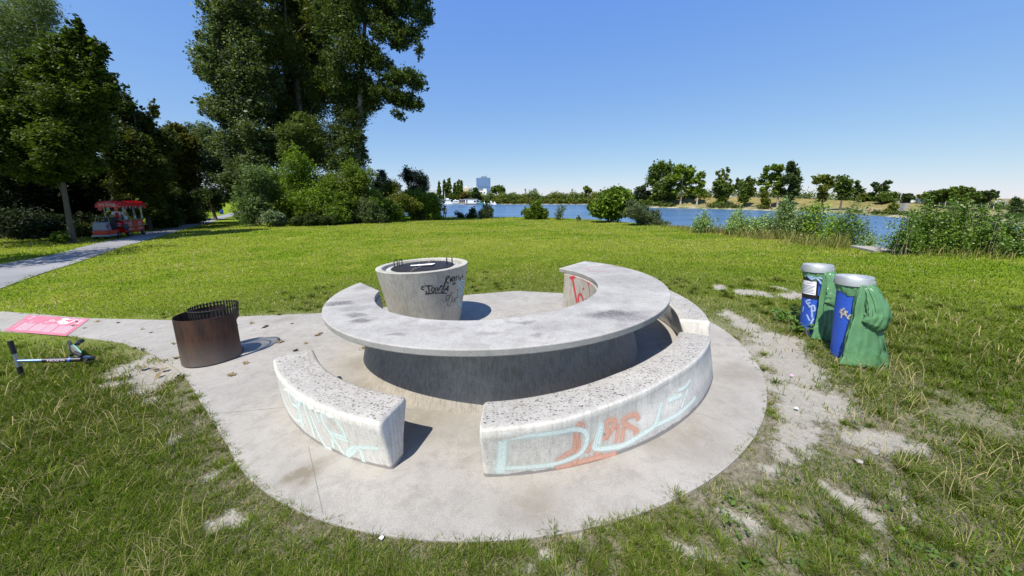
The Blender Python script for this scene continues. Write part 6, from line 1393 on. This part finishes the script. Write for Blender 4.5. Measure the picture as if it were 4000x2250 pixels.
# ---------------------------------------------------------------- boats and pontoons moored across the lake
M_BW = simple('boat_white', (.78,.79,.80), .4, 0, .05, 2); M_WIN = simple('dark_glass', (.03,.05,.07), .1, 0, .2); M_BGREY = simple('boat_grey', (.30,.33,.35), .5); M_TEAL = simple('teal_hull', (.04,.20,.17), .5); M_AWN = simple('blue_awning', (.10,.14,.55), .7)
def wpt(px, dy=0): D = interp(SHD, px)-7+dy; r = ray(px, 775); return np.array([r[0]/r[1]*D, D, WZ])
PXM = lambda px: F_PX/(interp(SHD, px)-7)
def hull(m, L, Bm, H, x0=0, bow=.22):
    secs = []
    for t in np.linspace(0, 1, 15):
        k = 1 if t < 1-bow else max(.03, math.sqrt(max(0, 1-((t-1+bow)/bow)**2))); w = Bm/2*k; sheer = H*(1+.22*max(0, (t-.6)/.4)**2)
        secs.append([m.b.verts.new((x0-L/2+L*t, y*w, z*sheer)) for y, z in ((-.62,-.3),(-1,.15),(-1,1),(1,1),(1,.15),(.62,-.3))])
    for A, B in zip(secs[:-1], secs[1:]):
        for j in range(6): m.b.faces.new((A[j], B[j], B[(j+1)%6], A[(j+1)%6]))
    m.b.faces.new(secs[0]); m.b.faces.new(secs[-1][::-1]); return m
q_ = wpt(1741); boat = empty('white_motor_yacht', Matrix.Translation(q_) @ Matrix.Rotation(R_(6),4,'Z'), 'white passenger yacht with tall mast moored left of the pontoons', 'boat')
k_ = 1/PXM(1741); L_ = 64*k_
hull(MB(), L_, 3.4, 1.7).build('hull', M_BW, boat, bevel=.05)
b = MB(); b.box((-.8,0,2.6), (L_*.72,2.7,1.7)); cab = b.build('cabin', M_BW, boat, bevel=.15)
for i in range(9): b = MB(); b.box((-L_*.36+.9*i, -1.36, 2.65), (.6,.05,.6)); b.build('window', M_WIN, cab)
b = MB(); b.box((-.4,0,3.55), (L_*.80,3.1,.14)); b.build('deck_roof', M_BW, boat, bevel=.03)
b = MB(); b.box((1.2,0,4.0), (2.2,1.8,.8)); b.build('wheelhouse', M_BW, boat, bevel=.1)
MB().tube([(-.6,0,3.5),(-.6,0,9.4)], [.14,.07], 8).build('mast', M_BW, boat, True)
MB().tube([(0,-1.72,1.1),(L_*.45,-1.3,1.3)], .07, 5).build('rubbing_strake', simple('hull_green', (.05,.22,.24), .5), boat)
q_ = wpt(1783); bt2 = empty('cabin_boat', Matrix.Translation(q_), 'small white cabin boat with grey side moored behind the yacht bow', 'boat')
hull(MB(), 4.6, 2.4, 1.3).build('hull', M_BGREY, bt2, bevel=.04); b = MB(); b.box((-.2,0,2.2), (4.0,2.2,1.7)); cab = b.build('cabin', M_BW, bt2, bevel=.12); b = MB(); b.box((-.2,-1.13,2.3), (3.0,.05,.5)); b.build('window', M_WIN, cab)
b = MB(); b.box((-.8,0,3.35), (.5,.5,.8)); b.build('funnel', M_BW, bt2)
q_ = wpt(1808); pn = empty('bar_pontoon', Matrix.Translation(q_), 'floating pontoon bar under a blue and white awning', 'pontoon')
b = MB(); b.box((0,0,.35), (5.4,4,.9)); b.build('float', M_BGREY, pn); b = MB(); b.box((0,0,3.2), (5.0,3.6,.16), Matrix.Rotation(R_(6),3,'X')); b.build('awning', M_AWN, pn)
b = MB(); b.box((-.3,.2,3.55), (3.6,3.2,.12)); b.build('awning_top', M_BW, pn)
for x in (-2.3,-.8,.8,2.3): MB().tube([(x,-1.6,.8),(x,-1.6,3.2)], .06, 6).build('awning_post', M_BW, pn)
b = MB(); b.box((0,-1.2,1.3), (4.4,.8,1.0)); b.build('bar_counter', simple('bar_wood', (.20,.15,.12), .7, var=.5, scale=2), pn)
q_ = wpt(1840); hb_ = empty('house_boat', Matrix.Translation(q_), 'long white flat roofed houseboat right of the awning', 'boat')
b = MB(); b.box((0,0,.35), (8.6,4.2,.9)); b.build('float', simple('dark_float', (.10,.08,.07), .7), hb_); b = MB(); b.box((0,0,2.1), (8.0,3.8,2.6)); hw = b.build('cabin', M_BW, hb_, bevel=.05); b = MB(); b.box((.2,0,3.75), (9.6,4.4,.18)); b.build('roof', M_BW, hb_)
b = MB(); b.box((-2.8,-1.92,2.1), (.9,.05,2.0)); b.build('door', M_DGREY, hw); b = MB(); b.box((2.9,-1.92,2.2), (1.6,.05,1.2)); b.build('window', M_WIN, hw)
q_ = wpt(1875); bt3 = empty('work_boat', Matrix.Translation(q_), 'low boat with a dark green hull right of the houseboat', 'boat')
hull(MB(), 6.5, 2.6, 1.3).build('hull', M_TEAL, bt3, bevel=.04); b = MB(); b.box((-1,0,2.1), (2.6,2.0,1.7)); cab = b.build('cabin', M_BGREY, bt3, bevel=.1); b = MB(); b.box((-1,-1.03,2.3), (2.0,.05,.6)); b.build('window', M_WIN, cab)
for k, (px, s) in enumerate(((1893,1.0),(1918,1.1),(1932,.8))):
    q_ = wpt(px); o = empty('dinghy', Matrix.Translation(q_), ['white dinghy half hidden by the pale willow bush','white covered dinghy just right of the pale willow bush','smallest white dinghy at the right end of the moorings'][k], 'boat', 'white dinghies at the moorings')
    hull(MB(), 4*s, 1.8*s, .8*s).build('hull', M_BW, o, bevel=.03); b = MB(); b.lathe([(1.0*s,.7*s),(.5*s,2.0*s),(.05,2.6*s)], 12); b.build('cover', M_BW, o, True)
q_ = wpt(1712); MB_ = MB().tube([(0,0,0),(0,0,6.5)], [.1,.06], 6).build('mooring_post', M_BW, None, True); MB_.location = q_; tag(MB_, 'slender white post left of the passenger yacht', 'post')

# ---------------------------------------------------------------- buildings far beyond the water
def bgrid(name, wallc, winc, nx, nz, sx=.62, sz=.55, rough=.3):
    m, nt, bs = new_mat(name); L = nt.links.new
    tc = N(nt, 'ShaderNodeTexCoord').outputs['Object']; br_ = N(nt, 'ShaderNodeTexBrick', offset=0.0); mp = N(nt, 'ShaderNodeMapping'); mp.inputs['Rotation'].default_value = (math.pi/2,0,0); L(tc, mp.inputs[0]); L(mp.outputs[0], br_.inputs[0])
    br_.inputs['Color1'].default_value = (*winc,1); br_.inputs['Color2'].default_value = (*[x*.75 for x in winc],1); br_.inputs['Mortar'].default_value = (*wallc,1); br_.inputs['Scale'].default_value = 1; br_.inputs['Brick Width'].default_value = nx; br_.inputs['Row Height'].default_value = nz; br_.inputs['Mortar Size'].default_value = .35
    L(br_.outputs[0], bs.inputs['Base Color']); bs.inputs['Roughness'].default_value = rough; return m
M_TOWER = bgrid('glass_tower_facade', (.16,.27,.46), (.10,.19,.36), 3.2, 3.6, rough=.25); M_SLAB = bgrid('slab_block_facade', (.70,.72,.74), (.40,.46,.55), 40, 3.4, rough=.6); M_WALLW = simple('white_wall', (.74,.75,.76), .7, var=.06); M_CREAM = simple('cream_wall', (.58,.50,.36), .8); M_RGREY = simple('roof_grey', (.16,.20,.25), .6)
def bld(name, px0, px1, top, D, label, parts, base=-3.):
    c = at((px0+px1)/2, 775, D); root = empty(name, (c[0], D, base), label, 'building'); k = D/F_PX; parts(root, (px1-px0)*k, at(px0, top, D)[2]-base, k); return root
def tower(root, w, h, k):
    b = MB(); b.box((w*.04,0,h/2), (w*.90,26,h)); b.build('tower_shaft', M_TOWER, root)
    b = MB(); b.box((-.02*w,-.2,h*.79), (w*.98,27,h*.40)); b.build('upper_storeys', M_TOWER, root)
    b = MB(); b.box((w*.03,0,h+3), (w*.4,12,6)); b.tube([(w*.20,0,h),(w*.20,0,h+10)], .8, 6); b.build('roof_plant', M_RGREY, root); MB().tube([(w*.20,0,h+9),(w*.20,0,h+22)], [.6,.2], 6).build('antenna', simple('antenna_red', (.5,.4,.4), .6), root)
bld('glass_tower', 1864, 1916, 695, 1400, 'blue glass office tower with overhanging top across the lake', tower)
def slab(root, w, h, k):
    b = MB(); b.box((-w*.04,0,h/2), (w*.86,18,h-4)); b.build('facade', M_SLAB, root); b = MB(); b.box((w*.44,0,h/2), (w*.12,20,h)); b.build('end_wall', M_WALLW, root); b = MB(); b.box((-w*.1,0,h), (w*.5,8,4)); b.build('roof_plant', M_WALLW, root)
bld('apartment_slab', 1640, 1676, 712, 1200, 'white slab block with a bright end wall behind the dark willow', slab)
bld('apartment_slab', 1719, 1731, 722, 1250, 'white block between the lone poplar and its row', slab)
bld('apartment_slab', 1763, 1775, 720, 1300, 'white block glimpsed between the two broad poplars', slab)
def btower(root, w, h, k): b = MB(); b.box((0,0,h/2), (w,w*.8,h)); b.build('tower_shaft', simple('dark_glass_facade', (.05,.10,.28), .2), root); b = MB(); b.box((0,0,h+1), (w*.7,w*.5,3)); b.build('roof_plant', M_RGREY, root)
bld('dark_glass_tower', 1405, 1433, 632, 1000, 'dark blue tower top beside the dark poplar', btower)
def low(root, w, h, k):
    b = MB(); b.box((-w*.30,0,h*.5), (w*.36,14,h)); b.build('wall', M_CREAM, root); b = MB(); b.box((w*.12,0,h*.40), (w*.70,16,h*.8)); b.build('wall', M_WALLW, root); b = MB(); b.box((w*.05,-.5,h*.86), (w*.55,17,h*.13)); b.build('roof', M_RGREY, root)
    for i in range(6): b = MB(); b.box((-w*.12+w*.10*i,-8.3,h*.6), (w*.05,.4,h*.1)); b.build('window', M_WIN, root)
    b = MB(); b.box((w*.36,-1,h*.78), (w*.2,12,h*.25)); b.build('rooftop_hall', M_WALLW, root)
    for i in (-.42,.02): b = MB(); b.lathe([(0,h*1.12),(2.2,h*1.07),(2.4,h*1.0)], 12, c=(w*i*.8,0,0), cap=False); b.build('roof_dome', M_WALLW, root)
bld('conference_hall', 1806, 1904, 733, 1100, 'low cream and white halls below the glass tower', low)
def tiny(root, w, h, k): b = MB(); b.box((0,0,h*.5), (w,10,h)); b.build('wall', M_WALLW, root); b = MB(); b.poly([(-w/2,-5.2,h),(w/2,-5.2,h),(0,-5.2,h*1.12)], 10, (0,1,0)); b.build('roof', M_RGREY, root)
for p0, p1, t, lab in ((2047,2055,741,'white gable peeping over the middle of the far wood'),(2080,2096,740,'bluish block behind the middle of the far wood'),(2228,2236,742,'tiny pale block behind the right part of the far wood')): bld('distant_house', p0, p1, t, 900, lab, tiny)

# ---------------------------------------------------------------- masts, boards, fence, bridge on the levee
def on(px, d): return farpt(px, d)
def topz(px, py, Y): return float(at(px, py, Y)[2])
M_MAST = simple('mast_white', (.72,.73,.74), .5, .2)
for k, (px, py, d, lab) in enumerate([(2772,729,30,'double white lamp mast left of the dense bushy tree'),(3115,732,28,'white lamp mast with a cross head right of the tallest tree'),(3517,745,27,'slender lamp mast on the levee right of the knobbly tree'),(3932,772,26,'tall thin lamp mast by the bridge arch')]):
    b0 = on(px, d); H = topz(px, py, b0[1])-b0[2]; o = empty('lamp_mast', b0, lab, 'lamp post', 'lamp masts on the levee'); w = b0[1]/F_PX
    MB().tube([(0,0,-.2),(0,0,H)], [w*.9,w*.6], 6).build('pole', M_MAST, o, True); b = MB(); b.box((0,0,H), (w*(7 if k < 2 else 3.5),w*1.5,w*1.4)); b.build('lamp_head', M_MAST, o)
    if k == 0: MB().tube([(-w*5,0,-.2),(-w*5,0,H*.85)], [w*.7,w*.5], 6).build('pole', M_MAST, o, True)
b0 = on(3158, 27); o = empty('steel_frame', b0, 'white steel frame structure on the levee left of the flat crowned tree', 'frame'); w = b0[1]/F_PX
for x in (-15,-6,4,14): MB().tube([(x*w,0,-.2),(x*w,0,14*w)], w*.6, 5).build('upright', M_MAST, o)
b = MB(); b.box((0,0,14*w), (34*w,w,1.6*w)); b.build('beam', M_MAST, o); b = MB(); b.box((9*w,0,9*w), (14*w,w,w)); b.build('cross_bar', M_MAST, o)
b0 = on(3530, 26); w = b0[1]/F_PX; b = MB(); b.box((0,0,3.5*w), (60*w,.3,8*w)); o = b.build('levee_wall', simple('grey_wall', (.34,.34,.33), .9), None); o.location = b0; tag(o, 'low grey concrete wall on the levee below the lamp mast', 'wall')
b0 = on(3566, 24); w = b0[1]/F_PX
for k, (dx, ww, hh, lab) in enumerate(((0,9,14,'larger white board on the levee beside the grey wall'),(11,7,14,'narrow white board right of the larger board'))):
    o = empty('notice_board', b0+np.array([dx*w,0,0]), lab, 'board', 'white boards on the levee'); b = MB(); b.box((0,0,hh*.6*w), (ww*w,.12,hh*.7*w)); b.build('panel', M_WALLW, o)
    for s in (-.4,.4): MB().tube([(s*ww*w,.1,-.1),(s*ww*w,.1,hh*w)], .05, 5).build('post', M_BGREY, o)
b0 = on(3592, 25); w = b0[1]/F_PX; o = empty('lock_tower', b0, 'white slatted tower with a side wing on the levee', 'tower'); b = MB()
for i in range(7): b.box((0,0,3*w+i*4*w), (13*w,1.2,1.6*w))
b.build('slats', M_WALLW, o)
for s in (-6,-2,2,6): MB().tube([(s*w,-.3,-.2),(s*w,-.3,30*w)], .10, 5).build('column', M_MAST, o)
b = MB(); b.box((14*w,0,9*w), (14*w,1,12*w)); b.build('wing', M_WALLW, o)
M_FENCE = simple('dark_fence', (.035,.035,.035), .8)
px = np.arange(3672, 3900, 12); o = empty('levee_fence', on(3785, 24), 'dark screened fence along the levee top below the row of trees', 'fence'); o0 = on(3785, 24); P_ = [on(p, 24)-o0 for p in px]; w = o0[1]/F_PX
b = MB()
for A, B in zip(P_[:-1], P_[1:]): b.poly([tuple(A), tuple(B), tuple(B+[0,0,15*w]), tuple(A+[0,0,15*w])], .05, (0,1,0))
b.build('screen', M_FENCE, o)
for A in P_[::2]: MB().tube([tuple(A+[0,-.1,-.2]), tuple(A+[0,-.1,19*w])], .05, 5).build('post', M_MAST, o)
o0 = on(3915, 30); w = o0[1]/F_PX; o = empty('arch_bridge', o0, 'pale steel arch bridge at the right end of the levee', 'bridge')
for yy_ in (0, 5):
    b = MB(); b.tube([(x*w, yy_, (36*(1-((x+4)/44)**2)-6)*w) for x in np.linspace(-46, 40, 21)], .13, 6); b.build('arch', M_MAST, o, True)
b = MB(); b.box((-4*w,2.5,-4*w), (96*w,5.5,2*w)); b.build('deck', M_BGREY, o)
for x in range(-36, 36, 8): MB().tube([(x*w,0,-2*w),(x*w,0,(36*(1-((x+4)/44)**2)-6)*w)], .03, 4).build('hanger', M_MAST, o)
for k, px_ in enumerate((3578, 3588)):
    b0 = on(px_, 11); w = b0[1]/F_PX; o = empty('portable_toilet', b0, ['left of two blue and white portable toilets below the levee','right of two blue and white portable toilets below the levee'][k], 'toilet', 'portable toilets'); M_PB = simple('toilet_blue', (.06,.22,.50), .5)
    b = MB(); b.box((0,0,6*w), (8*w,8*w,12*w)); b.build('cabin', M_PB, o, bevel=.04); b = MB(); b.box((0,-4.1*w,6*w), (4*w,.04,8*w)); b.build('door', M_WALLW, o); b = MB(); b.lathe([(5.6*w,12*w),(5*w,13.5*w),(0,14.6*w)], 12, cap=False); b.build('roof', M_WALLW, o, True)
b0 = on(3519, 8); w = b0[1]/F_PX; b = MB(); b.lathe([(2.4*w,0),(2.8*w,7*w),(2*w,8*w),(0,8.4*w)], 12); o = b.build('beach_bin', M_PB, None, True); o.location = b0; tag(o, 'blue waste bin on the far beach right of the leaning bush', 'litter bin')
b0 = on(3408, 9); w = b0[1]/F_PX; o = empty('lifebuoy_post', b0, 'red and white lifebuoy on a post on the far bank', 'lifebuoy'); MB().tube([(0,0,0),(0,0,11*w)], .05, 5).build('post', M_MAST, o); b = MB(); b.tube([(3*w*math.cos(t),-.1,9*w+3*w*math.sin(t)) for t in np.linspace(0,6.28,17)[:-1]], 1.0*w, 6, closed=True); b.build('ring', simple('buoy_red', (.60,.05,.04), .5), o, True); b = MB(); b.box((0,0,9*w), (7*w,.06,8*w)); b.build('back_board', M_WALLW, o)
A, B = on(3541, 23), on(3536, 8); b = MB()
for i in range(12):
    t = i/12; c = A+(B-A)*t; c2_ = A+(B-A)*(t+1/12); b.box(((c[0]+c2_[0])/2, (c[1]+c2_[1])/2, float(farpt(3538, 23-15*(t+.04))[2])+.06), (1.6, 1.45, .22))
o = b.build('levee_steps', simple('steps_grey', (.30,.30,.29), .9), None); tag(o, 'straight grey concrete steps running down the levee', 'steps')
# bathers resting on the far beach
for k, (px, d, lab, c) in enumerate(((2545,6,'tiny bather in red sitting under the largest far tree',(.5,.05,.05)),(2798,5,'tiny bather sitting left of the dense bushy tree',(.12,.12,.2)),(2880,6,'tiny bather lying on a towel beside the egg shaped tree',(.6,.5,.5)),(2970,6,'tiny bather in dark shorts sitting by the ragged tree',(.1,.1,.14)),(3012,7,'tiny bather standing in the shade of the tall pair',(.45,.25,.18)))):
    b0 = on(px, d); sit = dict(shL=(-.19,0,1.42), elL=(-.3,.1,1.15), wrL=(-.2,.3,1.0), shR=(.19,0,1.42), elR=(.3,.1,1.15), wrR=(.2,.3,1.0), hipL=(-.1,0,.9), knL=(-.12,.42,.98), anL=(-.12,.62,.62), toL=(-.12,.74,.58), hipR=(.1,0,.9), knR=(.12,.42,.98), anR=(.12,.62,.62), toR=(.12,.74,.58))
    std = dict(shL=(-.19,0,1.42), elL=(-.26,0,1.14), wrL=(-.27,.05,.9), shR=(.19,0,1.42), elR=(.26,0,1.14), wrR=(.27,.05,.9), hipL=(-.1,0,.9), knL=(-.1,.02,.5), anL=(-.1,0,.1), toL=(-.1,.12,.035), hipR=(.1,0,.9), knR=(.1,.02,.5), anR=(.1,0,.1), toR=(.1,.12,.035))
    figure(Matrix.Translation((b0[0], b0[1], b0[2]-(0 if k == 4 else .72))) @ Matrix.Rotation(R_(150+30*k),4,'Z'), lab, std if k == 4 else sit, shorts=simple('swimwear', c, .8), group='bathers on the far beach')
